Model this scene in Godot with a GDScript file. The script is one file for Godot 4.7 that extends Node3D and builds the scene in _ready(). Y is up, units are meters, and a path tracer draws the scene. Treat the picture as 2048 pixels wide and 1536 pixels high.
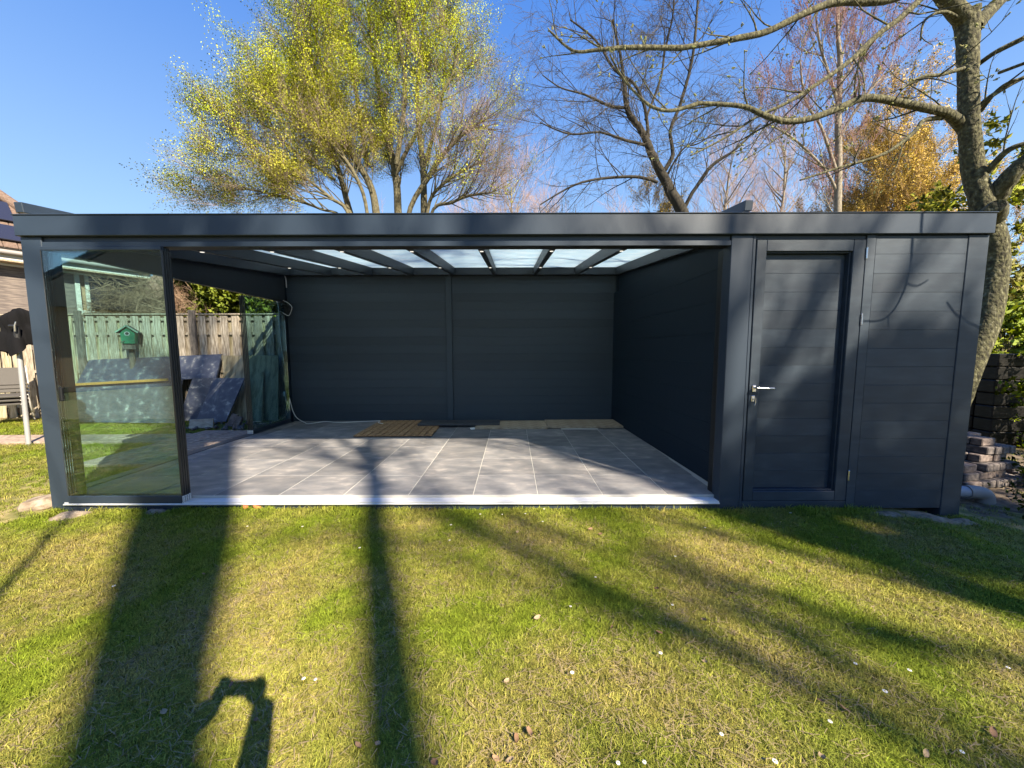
extends Node3D

# ---------------------------------------------------------------- helpers
var M := {}
var counts := {}
var planks := {}
var rng := RandomNumberGenerator.new()
var hump := FastNoiseLite.new()


func _ready() -> void:
	var cam := Camera3D.new()
	cam.name = "camera"
	cam.fov = 93.2
	cam.near = 0.05
	cam.far = 600.0
	cam.position = Vector3(4.1595, 1.4007, 3.1661)
	cam.rotation = Vector3(-0.0887, 0.0006, -0.0023)
	add_child(cam)
	cam.current = true
	var sky := ProceduralSkyMaterial.new()
	sky.sky_top_color = C(0.012, 0.098, 0.40).linear_to_srgb()
	sky.sky_horizon_color = C(0.37, 0.56, 0.70).linear_to_srgb()
	sky.sky_curve = 0.30
	sky.sky_energy_multiplier = 0.82
	sky.ground_bottom_color = C(0.09, 0.09, 0.06).linear_to_srgb()
	sky.ground_horizon_color = C(0.22, 0.24, 0.24).linear_to_srgb()
	var env := Environment.new()
	env.background_mode = Environment.BG_SKY
	env.sky = Sky.new()
	env.sky.sky_material = sky
	env.tonemap_mode = Environment.TONE_MAPPER_LINEAR
	env.tonemap_exposure = 3.1
	env.sdfgi_enabled = true
	env.ssao_enabled = true
	env.ssil_enabled = true
	var we := WorldEnvironment.new()
	we.name = "environment"
	we.environment = env
	add_child(we)
	var sun := DirectionalLight3D.new()
	sun.name = "sun"
	sun.light_energy = 1.6
	sun.light_color = Color(1.0, 0.94, 0.84)
	sun.light_angular_distance = 0.53
	sun.shadow_enabled = true
	add_child(sun)
	sun.look_at_from_position(Vector3(0.795, 0.975, 1.0) * 50.0, Vector3.ZERO)
	hump.seed = 4
	hump.frequency = 0.35
	rng.seed = 1
	materials()
	terrain()
	pavilion()
	left_side()
	right_side()
	inside_things()
	rng.seed = 2
	trees()
	behind()
	lawn()
	photographer()

# ---------------------------------------------------------------- mesh builder
class MB:
	var v := PackedVector3Array()
	var n := PackedVector3Array()
	var c := PackedColorArray()
	var ix := PackedInt32Array()
	var col := Color.WHITE
	func vert(p: Vector3, nn: Vector3) -> void:
		v.append(p)
		n.append(nn)
		c.append(col)
	func poly(p: Array, hint: Vector3) -> void:
		var nn: Vector3 = (p[1] - p[0]).cross(p[2] - p[0]).normalized()
		var q := p.duplicate()
		if nn.dot(hint) < 0.0:
			q.reverse()
			nn = -nn
		var b := v.size()
		for x in q:
			vert(x, nn)
		for i in range(1, q.size() - 1):
			ix.append_array(PackedInt32Array([b, b + i + 1, b + i]))
	func box(at: Vector3, s: Vector3, bas := Basis(), bev := 0.0) -> void:
		var h := s * 0.5
		var e := minf(bev, minf(h.x, minf(h.y, h.z)) * 0.8)
		if e <= 0.0:
			for a in 3:
				for sg in [-1.0, 1.0]:
					var nn := Vector3.ZERO
					nn[a] = sg
					var pts := []
					for k in [[-1, -1], [1, -1], [1, 1], [-1, 1]]:
						var q := Vector3.ZERO
						q[a] = sg * h[a]
						q[(a + 1) % 3] = k[0] * h[(a + 1) % 3]
						q[(a + 2) % 3] = k[1] * h[(a + 2) % 3]
						pts.append(at + bas * q)
					poly(pts, bas * nn)
			return
		var cv := func(sx: float, sy: float, sz: float, a: int) -> Vector3:
			var q := Vector3(sx * (h.x - e), sy * (h.y - e), sz * (h.z - e))
			q[a] = Vector3(sx, sy, sz)[a] * h[a]
			return at + bas * q
		for a in 3:
			var b := (a + 1) % 3
			var d := (a + 2) % 3
			for sg in [-1.0, 1.0]:
				var nn := Vector3.ZERO
				nn[a] = sg
				var pts := []
				for k in [[-1, -1], [1, -1], [1, 1], [-1, 1]]:
					var s3 := Vector3.ZERO
					s3[a] = sg
					s3[b] = k[0]
					s3[d] = k[1]
					pts.append(cv.call(s3.x, s3.y, s3.z, a))
				poly(pts, bas * nn)
			for k in [[-1, -1], [1, -1], [1, 1], [-1, 1]]:
				var s0 := Vector3.ZERO
				s0[a] = -1
				s0[b] = k[0]
				s0[d] = k[1]
				var s1 := s0
				s1[a] = 1
				var nn := s0 + s1
				poly([cv.call(s0.x, s0.y, s0.z, b), cv.call(s1.x, s1.y, s1.z, b), cv.call(s1.x, s1.y, s1.z, d), cv.call(s0.x, s0.y, s0.z, d)], bas * nn)
		for sx in [-1.0, 1.0]:
			for sy in [-1.0, 1.0]:
				for sz in [-1.0, 1.0]:
					poly([cv.call(sx, sy, sz, 0), cv.call(sx, sy, sz, 1), cv.call(sx, sy, sz, 2)], bas * Vector3(sx, sy, sz))
	func tube(pts: Array, rad: Array, sides := 6, caps := true) -> void:
		var m := pts.size()
		if m < 2:
			return
		var t0: Vector3 = (pts[1] - pts[0]).normalized()
		var u := t0.cross(Vector3.UP if absf(t0.y) < 0.9 else Vector3.RIGHT).normalized()
		var b := v.size()
		for i in m:
			var t: Vector3 = (pts[mini(i + 1, m - 1)] - pts[maxi(i - 1, 0)]).normalized()
			u = (u - t * u.dot(t)).normalized()
			var w := t.cross(u)
			for k in sides:
				var a := TAU * k / sides
				var d := u * cos(a) + w * sin(a)
				vert(pts[i] + d * rad[i], d)
		for i in m - 1:
			for k in sides:
				var a := b + i * sides + k
				var bb := b + i * sides + (k + 1) % sides
				ix.append_array(PackedInt32Array([a, bb + sides, bb, a, a + sides, bb + sides]))
		if caps:
			for e in [0, m - 1]:
				var t: Vector3 = (pts[1] - pts[0]).normalized() * -1.0 if e == 0 else (pts[m - 1] - pts[m - 2]).normalized()
				var ring := []
				for k in sides:
					ring.append(v[b + e * sides + k])
				poly(ring, t)
	func ring_grid(rows: Array, closed := false) -> void:
		# rows of points joined as a smooth sheet; normals from neighbours
		var b := v.size()
		var R := rows.size()
		var K: int = rows[0].size()
		for i in R:
			for k in K:
				var k1 := (k + 1) % K if closed else mini(k + 1, K - 1)
				var k0 := (k - 1 + K) % K if closed else maxi(k - 1, 0)
				var du: Vector3 = rows[i][k1] - rows[i][k0]
				var dv: Vector3 = rows[mini(i + 1, R - 1)][k] - rows[maxi(i - 1, 0)][k]
				vert(rows[i][k], du.cross(dv).normalized())
		for i in R - 1:
			for k in (K if closed else K - 1):
				var a := b + i * K + k
				var e := b + i * K + (k + 1) % K
				ix.append_array(PackedInt32Array([a, e + K, e, a, a + K, e + K]))
	func prism(outline: Array, depth: Vector3) -> void:
		var mid := Vector3.ZERO
		for p in outline:
			mid += p / outline.size()
		poly(outline, -depth)
		var far := []
		for p in outline:
			far.append(p + depth)
		poly(far, depth)
		for i in outline.size():
			var j := (i + 1) % outline.size()
			poly([outline[i], outline[j], far[j], far[i]], (outline[i] + outline[j]) * 0.5 - mid)
	func mesh() -> ArrayMesh:
		var am := ArrayMesh.new()
		if v.size() == 0:
			return am
		var a := []
		a.resize(Mesh.ARRAY_MAX)
		a[Mesh.ARRAY_VERTEX] = v
		a[Mesh.ARRAY_NORMAL] = n
		a[Mesh.ARRAY_COLOR] = c
		a[Mesh.ARRAY_INDEX] = ix
		am.add_surface_from_arrays(Mesh.PRIMITIVE_TRIANGLES, a)
		return am

func numbered(parent: Node, called: String) -> String:
	var key := str(parent.get_instance_id()) + called
	var k: int = counts.get(key, 0)
	counts[key] = k + 1
	return called if k == 0 else "%s_%03d" % [called, k]

func thing(called: String, label: String, category: String, at := Vector3.ZERO, turn := 0.0, group := "") -> Node3D:
	var o := Node3D.new()
	o.name = numbered(self, called)
	add_child(o, true)
	o.position = at
	o.rotation.y = turn
	tag(o, label, category, group)
	return o

func tag(o: Node, label: String, category: String, group := "") -> void:
	o.set_meta("label", label)
	o.set_meta("category", category)
	o.set_meta("kind", "thing")
	if group:
		o.set_meta("group", group)

func put(called: String, mesh: Mesh, mat: Material, parent: Node = self, xf := Transform3D()) -> MeshInstance3D:
	var o := MeshInstance3D.new()
	o.name = numbered(parent, called)
	o.mesh = mesh
	o.material_override = mat
	o.transform = xf
	parent.add_child(o, true)
	return o

func part(called: String, mb: MB, mat: Material, parent: Node = self) -> MeshInstance3D:
	return put(called, mb.mesh(), mat, parent)

func struct(called: String, mb: MB, mat: Material) -> MeshInstance3D:
	var o := part(called, mb, mat)
	o.set_meta("kind", "structure")
	return o

func boxp(called: String, parent: Node, mat: Material, a: Vector3, b: Vector3, bev := 0.003) -> MeshInstance3D:
	var m := MB.new()
	m.box((a + b) * 0.5, (b - a).abs(), Basis(), bev)
	return part(called, m, mat, parent)

func plank(s: Vector3, bev := 0.003) -> ArrayMesh:
	var key := "%.3f %.3f %.3f %.4f" % [s.x, s.y, s.z, bev]
	if not planks.has(key):
		var m := MB.new()
		m.box(Vector3.ZERO, s, Basis(), bev)
		planks[key] = m.mesh()
	return planks[key]

func scatter(called: String, mesh: Mesh, mat: Material, xfs: Array, cols: Array, parent: Node) -> MultiMeshInstance3D:
	var mm := MultiMesh.new()
	mm.transform_format = MultiMesh.TRANSFORM_3D
	mm.use_colors = true
	mm.mesh = mesh
	mm.instance_count = xfs.size()
	var buf := PackedFloat32Array()
	buf.resize(xfs.size() * 16)
	for i in xfs.size():
		var t: Transform3D = xfs[i]
		var c: Color = cols[i]
		var b := i * 16
		for r in 3:
			buf[b + r * 4] = t.basis.x[r]
			buf[b + r * 4 + 1] = t.basis.y[r]
			buf[b + r * 4 + 2] = t.basis.z[r]
			buf[b + r * 4 + 3] = t.origin[r]
		buf[b + 12] = c.r
		buf[b + 13] = c.g
		buf[b + 14] = c.b
		buf[b + 15] = 1.0
	mm.buffer = buf
	var o := MultiMeshInstance3D.new()
	o.name = numbered(parent, called)
	o.multimesh = mm
	o.material_override = mat
	o.set_meta("kind", "stuff")
	parent.add_child(o, true)
	return o

func C(r: float, g: float, b: float) -> Color:
	return Color(r, g, b)

# a colour texture from noise: stops are [level, linear colour]
func ntex(sd: int, freq: float, stops: Array, size := 256, oct := 5, warp := 0.0) -> ImageTexture:
	var f := FastNoiseLite.new()
	f.seed = sd
	f.noise_type = FastNoiseLite.TYPE_SIMPLEX_SMOOTH
	f.frequency = freq
	f.fractal_octaves = oct
	f.fractal_gain = 0.55
	if warp > 0.0:
		f.domain_warp_enabled = true
		f.domain_warp_amplitude = warp
		f.domain_warp_frequency = freq * 0.6
	var im := f.get_seamless_image(size, size)
	im.convert(Image.FORMAT_L8)
	var src := im.get_data()
	var lut := PackedByteArray()
	lut.resize(768)
	for i in 256:
		var t := i / 255.0
		var c: Color = stops[0][1]
		for k in stops.size() - 1:
			if t >= stops[k][0]:
				c = (stops[k][1] as Color).lerp(stops[k + 1][1], clampf((t - stops[k][0]) / (stops[k + 1][0] - stops[k][0]), 0, 1))
		c = c.linear_to_srgb()
		lut[i * 3] = int(clampf(c.r, 0, 1) * 255)
		lut[i * 3 + 1] = int(clampf(c.g, 0, 1) * 255)
		lut[i * 3 + 2] = int(clampf(c.b, 0, 1) * 255)
	var out := PackedByteArray()
	out.resize(size * size * 3)
	for i in size * size:
		var s := src[i] * 3
		out[i * 3] = lut[s]
		out[i * 3 + 1] = lut[s + 1]
		out[i * 3 + 2] = lut[s + 2]
	return ImageTexture.create_from_image(Image.create_from_data(size, size, false, Image.FORMAT_RGB8, out))

func gtex(sd: int, freq: float, size := 256, oct := 5) -> ImageTexture:
	return ntex(sd, freq, [[0.0, C(0, 0, 0)], [1.0, C(1, 1, 1)]], size, oct)

func mat(albedo: Color, rough := 0.7, o := {}) -> StandardMaterial3D:
	var m := StandardMaterial3D.new()
	m.albedo_color = albedo.linear_to_srgb()
	m.roughness = rough
	m.metallic = o.get("metal", 0.0)
	m.metallic_specular = o.get("spec", 0.5)
	if o.has("tex"):
		m.albedo_texture = o.tex
	if o.has("bump"):
		m.heightmap_enabled = true
		m.heightmap_texture = o.bump
		m.heightmap_scale = o.get("depth", 0.3)
	if o.has("tex") or o.has("bump"):
		m.uv1_triplanar = true
		m.uv1_world_triplanar = o.get("world", true)
		m.uv1_scale = o.get("scale", Vector3.ONE)
	if o.get("vc", false):
		m.vertex_color_use_as_albedo = true
	if o.has("back"):
		m.backlight_enabled = true
		m.backlight = o.back
	if o.has("alpha"):
		m.transparency = BaseMaterial3D.TRANSPARENCY_ALPHA
		m.albedo_color.a = o.alpha
	m.cull_mode = BaseMaterial3D.CULL_DISABLED
	return m

func rv() -> Vector3:
	return Vector3(rng.randf_range(-1, 1), rng.randf_range(-1, 1), rng.randf_range(-1, 1))

func rr(a: float, b: float) -> float:
	return rng.randf_range(a, b)

func ground(x: float, z: float) -> float:
	var y := -0.03 + 0.03 * hump.get_noise_2d(x * 2.0, z * 2.0)
	y -= 0.085 * smoothstep(7.5, 8.1, x) * smoothstep(-1.5, -0.2, z)
	y += 0.04 * smoothstep(8.6, 9.6, x) * smoothstep(0.0, -1.0, z)
	if x < -0.3:
		y += 0.02
	return y

# smooth curve through [x, y, z, radius] points
func curve(P: Array, sub := 5) -> Array:
	var pts := []
	var rad := []
	for i in P.size() - 1:
		var a: Array = P[maxi(i - 1, 0)]
		var b: Array = P[i]
		var c: Array = P[i + 1]
		var d: Array = P[mini(i + 2, P.size() - 1)]
		for k in sub + (1 if i == P.size() - 2 else 0):
			var t := float(k) / sub
			var q := Vector3(b[0], b[1], b[2]).cubic_interpolate(Vector3(c[0], c[1], c[2]), Vector3(a[0], a[1], a[2]), Vector3(d[0], d[1], d[2]), t)
			pts.append(q)
			rad.append(lerpf(b[3], c[3], t))
	return [pts, rad]

# side shoots along a branch; o: n (per metre), len, r, ang, up, wig by level
func sprout(m: MB, tips: Array, pts: Array, rad: Array, o: Dictionary, lv := 0) -> void:
	var total := 0.0
	for i in pts.size() - 1:
		total += pts[i].distance_to(pts[i + 1])
	var count := int(total * o.n[lv] + rng.randf())
	for k in count:
		var t := lerpf(o.get("t0", 0.15), 1.0, (k + rng.randf()) / count)
		var f := t * (pts.size() - 1)
		var i := mini(int(f), pts.size() - 2)
		var p: Vector3 = pts[i].lerp(pts[i + 1], f - i)
		var r: float = lerpf(rad[i], rad[i + 1], f - i)
		var tan: Vector3 = (pts[i + 1] - pts[i]).normalized()
		var side := tan.cross(rv()).normalized()
		var a: float = o.ang * rr(0.6, 1.3)
		var d := (tan * cos(a) + side * sin(a) + Vector3(0, o.up * 0.5, 0)).normalized()
		var L: float = o.len[lv] * rr(0.55, 1.2) * (1.0 - 0.35 * t)
		var r0: float = minf(r * 0.65, o.r[lv] * rr(0.7, 1.1))
		shoot(m, tips, p, d, L, r0, o, lv)

func shoot(m: MB, tips: Array, p: Vector3, d: Vector3, L: float, r0: float, o: Dictionary, lv: int) -> void:
	var seg: int = o.get("seg", 5)
	var pp := [p]
	var rd := [r0]
	var q := p
	var last: bool = lv + 1 >= o.n.size()
	for s in seg:
		d = (d + Vector3(0, (o.get("droop", o.up) if last else o.up) * 0.22, 0) + rv() * o.wig).normalized()
		q += d * L / seg
		pp.append(q)
		rd.append(r0 * lerpf(1.0, 0.3, float(s + 1) / seg))
	m.tube(pp, rd, 5 if r0 > 0.02 else (4 if lv == 0 else 3), false)
	if not last:
		sprout(m, tips, pp, rd, o, lv + 1)
	tips.append([q, d])
	if last:
		tips.append([pp[2], (pp[3] - pp[2]).normalized()])

# a spray of thin twigs about one metre long along +Y
func spray(sd: int, twigs: int, L: float, r: float, spread: float, up := 0.0, buds := 0.0) -> Array:
	var keep := rng.state
	rng.seed = sd
	var m := MB.new()
	var ends := []
	for k in twigs:
		var p := Vector3(0, L * 0.65 * k / twigs, 0)
		var a := TAU * rng.randf()
		var d := Vector3(cos(a) * spread, 1.0, sin(a) * spread).normalized()
		if k == twigs - 1:
			d = Vector3.UP
		var pp := [p]
		var rd := [r]
		var q := p
		for s in 3:
			d = (d + rv() * 0.18 + Vector3(0, up, 0)).normalized()
			q += d * L * rr(0.1, 0.2)
			pp.append(q)
			rd.append(r * (1.0 - 0.25 * (s + 1)))
			ends.append([q, d])
		m.tube(pp, rd, 3, false)
		if buds > 0.0:
			for e in pp.slice(1):
				m.box(e + rv() * buds, Vector3(buds, buds * 2.0, buds), Basis(rv().normalized(), rng.randf() * 3.0))
	m.tube([Vector3.ZERO, Vector3(rr(-0.04, 0.04), L * 0.4, rr(-0.04, 0.04)) * 1.0, Vector3(0, L * 0.7, 0)], [r * 1.6, r * 1.3, r], 3, false)
	rng.state = keep
	return [m, ends]

func leafset(sd: int, ends: Array, per: int, size: float, scatter_r: float, tint: Array) -> MB:
	var keep := rng.state
	rng.seed = sd
	var m := MB.new()
	for e in ends:
		for k in per:
			var p: Vector3 = e[0] + rv() * scatter_r
			var t := rv().normalized()
			var w := t.cross(rv()).normalized()
			var s := size * rr(0.6, 1.25)
			m.col = (tint[0] as Color).lerp(tint[1], rng.randf())
			var nn := (t.cross(w) * 0.25 + Vector3(0.2, 0.7, 0.35)).normalized()
			var b := m.v.size()
			m.vert(p - t * s, nn)
			m.vert(p + w * s * 0.5, nn)
			m.vert(p + t * s, nn)
			m.vert(p - w * s * 0.5, nn)
			m.ix.append_array(PackedInt32Array([b, b + 2, b + 1, b, b + 3, b + 2]))
	rng.state = keep
	return m

func along(d: Vector3, spin: float) -> Basis:
	var y := d.normalized()
	var x := y.cross(Vector3.UP if absf(y.y) < 0.95 else Vector3.RIGHT).normalized()
	return Basis(x, y, x.cross(y)).rotated(y, spin)

func materials() -> void:
	M.alu = mat(C(0.026, 0.039, 0.059), 0.40, {"spec": 0.45, "bump": gtex(3, 0.05, 128), "scale": Vector3(3, 3, 3), "depth": 0.02})
	var wood_bump := gtex(5, 0.02, 256, 6)
	for k in 3:
		var f: float = [1.0, 1.1, 0.9][k]
		M["board%d" % k] = mat(C(1, 1, 1), 0.5, {"spec": 0.45, "tex": ntex(11 + k, 0.012, [[0.25, C(0.019, 0.030, 0.046) * f], [0.6, C(0.023, 0.036, 0.053) * f], [0.85, C(0.029, 0.043, 0.061) * f]], 256, 5), "scale": Vector3(0.7, 2.5, 0.7), "bump": wood_bump, "depth": 0.05})
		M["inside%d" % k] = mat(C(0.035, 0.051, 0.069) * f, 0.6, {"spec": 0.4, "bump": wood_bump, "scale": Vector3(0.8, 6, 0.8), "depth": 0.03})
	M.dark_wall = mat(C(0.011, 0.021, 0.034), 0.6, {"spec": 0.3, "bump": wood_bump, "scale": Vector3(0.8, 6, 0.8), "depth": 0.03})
	M.beam = mat(C(0.026, 0.034, 0.044), 0.45, {"spec": 0.4})
	M.black = mat(C(0.008, 0.009, 0.010), 0.5)
	M.silver = mat(C(0.78, 0.79, 0.82), 0.38, {"metal": 0.55})
	M.cap = mat(C(0.55, 0.56, 0.57), 0.45)
	M.chrome = mat(C(0.72, 0.72, 0.72), 0.22, {"metal": 0.9})
	M.seal = mat(C(0.03, 0.033, 0.036), 0.3)
	M.opal = mat(C(0.9, 0.97, 1.0), 0.35, {"tex": ntex(21, 0.02, [[0.3, C(0.78, 0.87, 0.92)], [0.5, C(0.88, 0.96, 1.0)], [0.72, C(1.0, 1.0, 1.0)]], 256, 4), "scale": Vector3(0.35, 1, 2.6), "back": Color(1, 1, 1)})
	M.glass = mat(C(0.825, 0.95, 0.955), 0.0)
	M.glass.refraction_enabled = true
	M.glass.refraction_scale = 0.05
	M.glass.albedo_color.a = 0.0
	M.pane = mat(C(0.02, 0.03, 0.03), 0.03, {"alpha": 0.35})
	M.lens = mat(C(0.9, 0.9, 0.88), 0.3)
	M.lens.emission_enabled = true
	M.lens.emission = Color(1, 0.97, 0.92)
	M.lens.emission_energy_multiplier = 0.35
	for k in 3:
		var f: float = [1.05, 1.2, 0.93][k]
		M["tile%d" % k] = mat(C(1, 1, 1), 0.55, {"tex": ntex(31 + k, 0.008, [[0.2, C(0.15, 0.152, 0.163) * f], [0.5, C(0.195, 0.192, 0.198) * f], [0.7, C(0.225, 0.217, 0.218) * f], [0.9, C(0.31, 0.29, 0.28) * f]], 512, 6, 20.0), "scale": Vector3(0.6, 0.6, 1.1), "bump": gtex(34, 0.03, 128), "depth": 0.04, "spec": 0.35})
	M.grout = mat(C(0.45, 0.44, 0.41), 0.9)
	M.white = mat(C(0.78, 0.78, 0.76), 0.5)
	M.white_wood = mat(C(0.5, 0.485, 0.45), 0.6)
	# wood of several ages
	M.fence0 = mat(C(1, 1, 1), 0.85, {"tex": ntex(41, 0.02, [[0.2, C(0.19, 0.16, 0.12)], [0.5, C(0.33, 0.29, 0.23)], [0.8, C(0.45, 0.41, 0.34)]], 256, 5), "scale": Vector3(5, 0.6, 5), "bump": gtex(44, 0.03), "depth": 0.15})
	M.fence1 = mat(C(1, 1, 1), 0.85, {"tex": ntex(42, 0.02, [[0.2, C(0.20, 0.18, 0.10)], [0.5, C(0.33, 0.29, 0.19)], [0.8, C(0.44, 0.40, 0.29)]], 256, 5), "scale": Vector3(6, 0.5, 6), "bump": gtex(44, 0.03), "depth": 0.15})
	M.fence2 = mat(C(1, 1, 1), 0.85, {"tex": ntex(43, 0.02, [[0.2, C(0.18, 0.15, 0.11)], [0.5, C(0.30, 0.26, 0.20)], [0.8, C(0.40, 0.36, 0.29)]], 256, 5), "scale": Vector3(5, 0.7, 5), "bump": gtex(44, 0.03), "depth": 0.15})
	M.post = mat(C(1, 1, 1), 0.9, {"tex": ntex(45, 0.02, [[0.2, C(0.06, 0.055, 0.05)], [0.8, C(0.16, 0.14, 0.12)]]), "scale": Vector3(4, 0.8, 4)})
	M.clad = mat(C(1, 1, 1), 0.8, {"tex": ntex(46, 0.02, [[0.2, C(0.09, 0.075, 0.072)], [0.6, C(0.15, 0.125, 0.115)], [0.85, C(0.24, 0.20, 0.17)]], 256, 5), "scale": Vector3(0.8, 5, 0.8), "bump": gtex(44, 0.03), "depth": 0.2})
	M.ply = mat(C(1, 1, 1), 0.75, {"tex": ntex(47, 0.015, [[0.25, C(0.14, 0.115, 0.06)], [0.5, C(0.30, 0.26, 0.15)], [0.8, C(0.38, 0.33, 0.21)]], 256, 5, 12.0), "scale": Vector3(2.2, 0.5, 2.2)})
	M.lath = mat(C(0.42, 0.22, 0.055), 0.7)
	M.slat = mat(C(1, 1, 1), 0.7, {"tex": ntex(48, 0.02, [[0.2, C(0.22, 0.115, 0.05)], [0.5, C(0.37, 0.215, 0.10)], [0.8, C(0.47, 0.30, 0.16)]], 256, 5), "scale": Vector3(8, 2, 1.5)})
	M.pale = mat(C(1, 1, 1), 0.75, {"tex": ntex(49, 0.02, [[0.2, C(0.27, 0.20, 0.135)], [0.6, C(0.42, 0.33, 0.23)], [0.85, C(0.50, 0.42, 0.31)]], 256, 5), "scale": Vector3(1.2, 2, 6)})
	M.slate = mat(C(1, 1, 1), 0.6, {"tex": ntex(50, 0.018, [[0.3, C(0.030, 0.040, 0.068)], [0.55, C(0.045, 0.055, 0.088)], [0.66, C(0.075, 0.09, 0.115)], [0.74, C(0.14, 0.15, 0.16)], [0.84, C(0.32, 0.33, 0.32)]], 512, 7, 40.0), "scale": Vector3(0.55, 0.8, 0.55), "spec": 0.6})
	M.darkboard = mat(C(0.05, 0.052, 0.058), 0.6, {"bump": gtex(51, 0.03), "depth": 0.05, "scale": Vector3(1, 4, 4)})
	M.brick = mat(C(1, 1, 1), 0.85, {"tex": ntex(52, 0.03, [[0.2, C(0.075, 0.06, 0.055)], [0.5, C(0.15, 0.115, 0.10)], [0.85, C(0.25, 0.20, 0.17)]], 256, 5), "scale": Vector3(1.7, 2.3, 1.7), "bump": gtex(53, 0.05), "depth": 0.25})
	M.brick2 = mat(C(1, 1, 1), 0.85, {"tex": ntex(54, 0.03, [[0.2, C(0.05, 0.045, 0.045)], [0.5, C(0.10, 0.085, 0.08)], [0.85, C(0.20, 0.17, 0.15)]], 256, 5), "scale": Vector3(2.1, 1.7, 2.1), "bump": gtex(53, 0.05), "depth": 0.25})
	M.sleeper = mat(C(1, 1, 1), 0.45, {"tex": ntex(55, 0.02, [[0.2, C(0.006, 0.006, 0.006)], [0.7, C(0.013, 0.0125, 0.012)], [0.95, C(0.03, 0.028, 0.026)]]), "scale": Vector3(1.5, 4, 1.5), "bump": gtex(44, 0.03), "depth": 0.2, "spec": 0.3})
	M.roof_red = mat(C(1, 1, 1), 0.85, {"tex": ntex(56, 0.04, [[0.2, C(0.14, 0.075, 0.05)], [0.6, C(0.25, 0.14, 0.095)], [0.9, C(0.33, 0.23, 0.18)]]), "scale": Vector3(2, 2, 2)})
	M.roof_brown = mat(C(1, 1, 1), 0.85, {"tex": ntex(71, 0.04, [[0.2, C(0.085, 0.055, 0.042)], [0.6, C(0.15, 0.10, 0.075)], [0.9, C(0.22, 0.17, 0.14)]]), "scale": Vector3(2, 2, 2)})
	M.roof_dark = mat(C(1, 1, 1), 0.8, {"tex": ntex(57, 0.04, [[0.2, C(0.035, 0.032, 0.03)], [0.8, C(0.10, 0.09, 0.085)]]), "scale": Vector3(2, 2, 2)})
	M.wall_brick = mat(C(1, 1, 1), 0.9, {"tex": ntex(58, 0.05, [[0.2, C(0.25, 0.15, 0.09)], [0.8, C(0.42, 0.30, 0.20)]]), "scale": Vector3(2, 6, 2)})
	M.solar = mat(C(0.022, 0.024, 0.04), 0.25, {"spec": 0.5})
	M.cloth = mat(C(0.006, 0.006, 0.007), 0.95, {"spec": 0.25, "bump": gtex(59, 0.06), "depth": 0.3, "scale": Vector3(4, 4, 4)})
	M.pole = mat(C(0.36, 0.365, 0.37), 0.45, {"metal": 0.3})
	M.frame = mat(C(0.36, 0.35, 0.34), 0.4, {"metal": 0.3})
	M.weave = mat(C(0.75, 0.74, 0.72), 0.8, {"tex": ntex(60, 0.2, [[0.3, C(0.04, 0.037, 0.035)], [0.7, C(0.15, 0.14, 0.13)]], 256, 2), "scale": Vector3(3, 3, 3)})
	M.green = mat(C(0.012, 0.17, 0.085), 0.5)
	M.felt = mat(C(0.035, 0.045, 0.045), 0.9)
	M.pipe = mat(C(0.30, 0.315, 0.36), 0.35)
	M.pipe_d = mat(C(0.26, 0.245, 0.24), 0.5)
	M.earth = mat(C(1, 1, 1), 0.95, {"tex": ntex(61, 0.02, [[0.2, C(0.07, 0.05, 0.033)], [0.6, C(0.14, 0.105, 0.07)], [0.9, C(0.22, 0.175, 0.12)]], 512, 6), "scale": Vector3(0.9, 0.9, 0.9), "bump": gtex(62, 0.05), "depth": 0.8})
	M.sand = mat(C(1, 1, 1), 0.95, {"tex": ntex(63, 0.03, [[0.2, C(0.13, 0.095, 0.065)], [0.5, C(0.22, 0.17, 0.12)], [0.9, C(0.36, 0.30, 0.23)]], 256, 6), "scale": Vector3(1.5, 1.5, 1.5), "bump": gtex(62, 0.05), "depth": 0.8})
	M.turf = mat(C(1, 1, 1), 0.95, {"tex": ntex(64, 0.012, [[0.15, C(0.10, 0.105, 0.025)], [0.45, C(0.18, 0.16, 0.05)], [0.65, C(0.26, 0.21, 0.085)], [0.9, C(0.34, 0.26, 0.13)]], 1024, 6), "scale": Vector3(0.45, 0.45, 0.45), "bump": gtex(62, 0.05), "depth": 1.5})
	M.paving = mat(C(1, 1, 1), 0.9, {"tex": ntex(65, 0.03, [[0.2, C(0.20, 0.145, 0.115)], [0.6, C(0.33, 0.255, 0.20)], [0.9, C(0.42, 0.34, 0.27)]], 256, 5), "scale": Vector3(1.2, 1.2, 1.2), "bump": gtex(62, 0.05), "depth": 0.3})
	M.bark = mat(C(1, 1, 1), 0.95, {"tex": ntex(66, 0.015, [[0.2, C(0.018, 0.016, 0.009)], [0.42, C(0.044, 0.041, 0.020)], [0.6, C(0.080, 0.077, 0.034)], [0.75, C(0.12, 0.115, 0.06)], [0.9, C(0.23, 0.22, 0.16)]], 512, 7, 30.0), "scale": Vector3(2.4, 1.5, 2.4), "bump": gtex(67, 0.03, 256, 6), "depth": 2.5})
	M.bark_dark = mat(C(1, 1, 1), 0.95, {"tex": ntex(68, 0.03, [[0.2, C(0.014, 0.012, 0.009)], [0.8, C(0.045, 0.039, 0.027)]]), "scale": Vector3(2, 1, 2)})
	M.bark_pale = mat(C(1, 1, 1), 0.9, {"tex": ntex(69, 0.03, [[0.2, C(0.12, 0.10, 0.07)], [0.8, C(0.27, 0.24, 0.19)]]), "scale": Vector3(2, 1, 2)})
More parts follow.
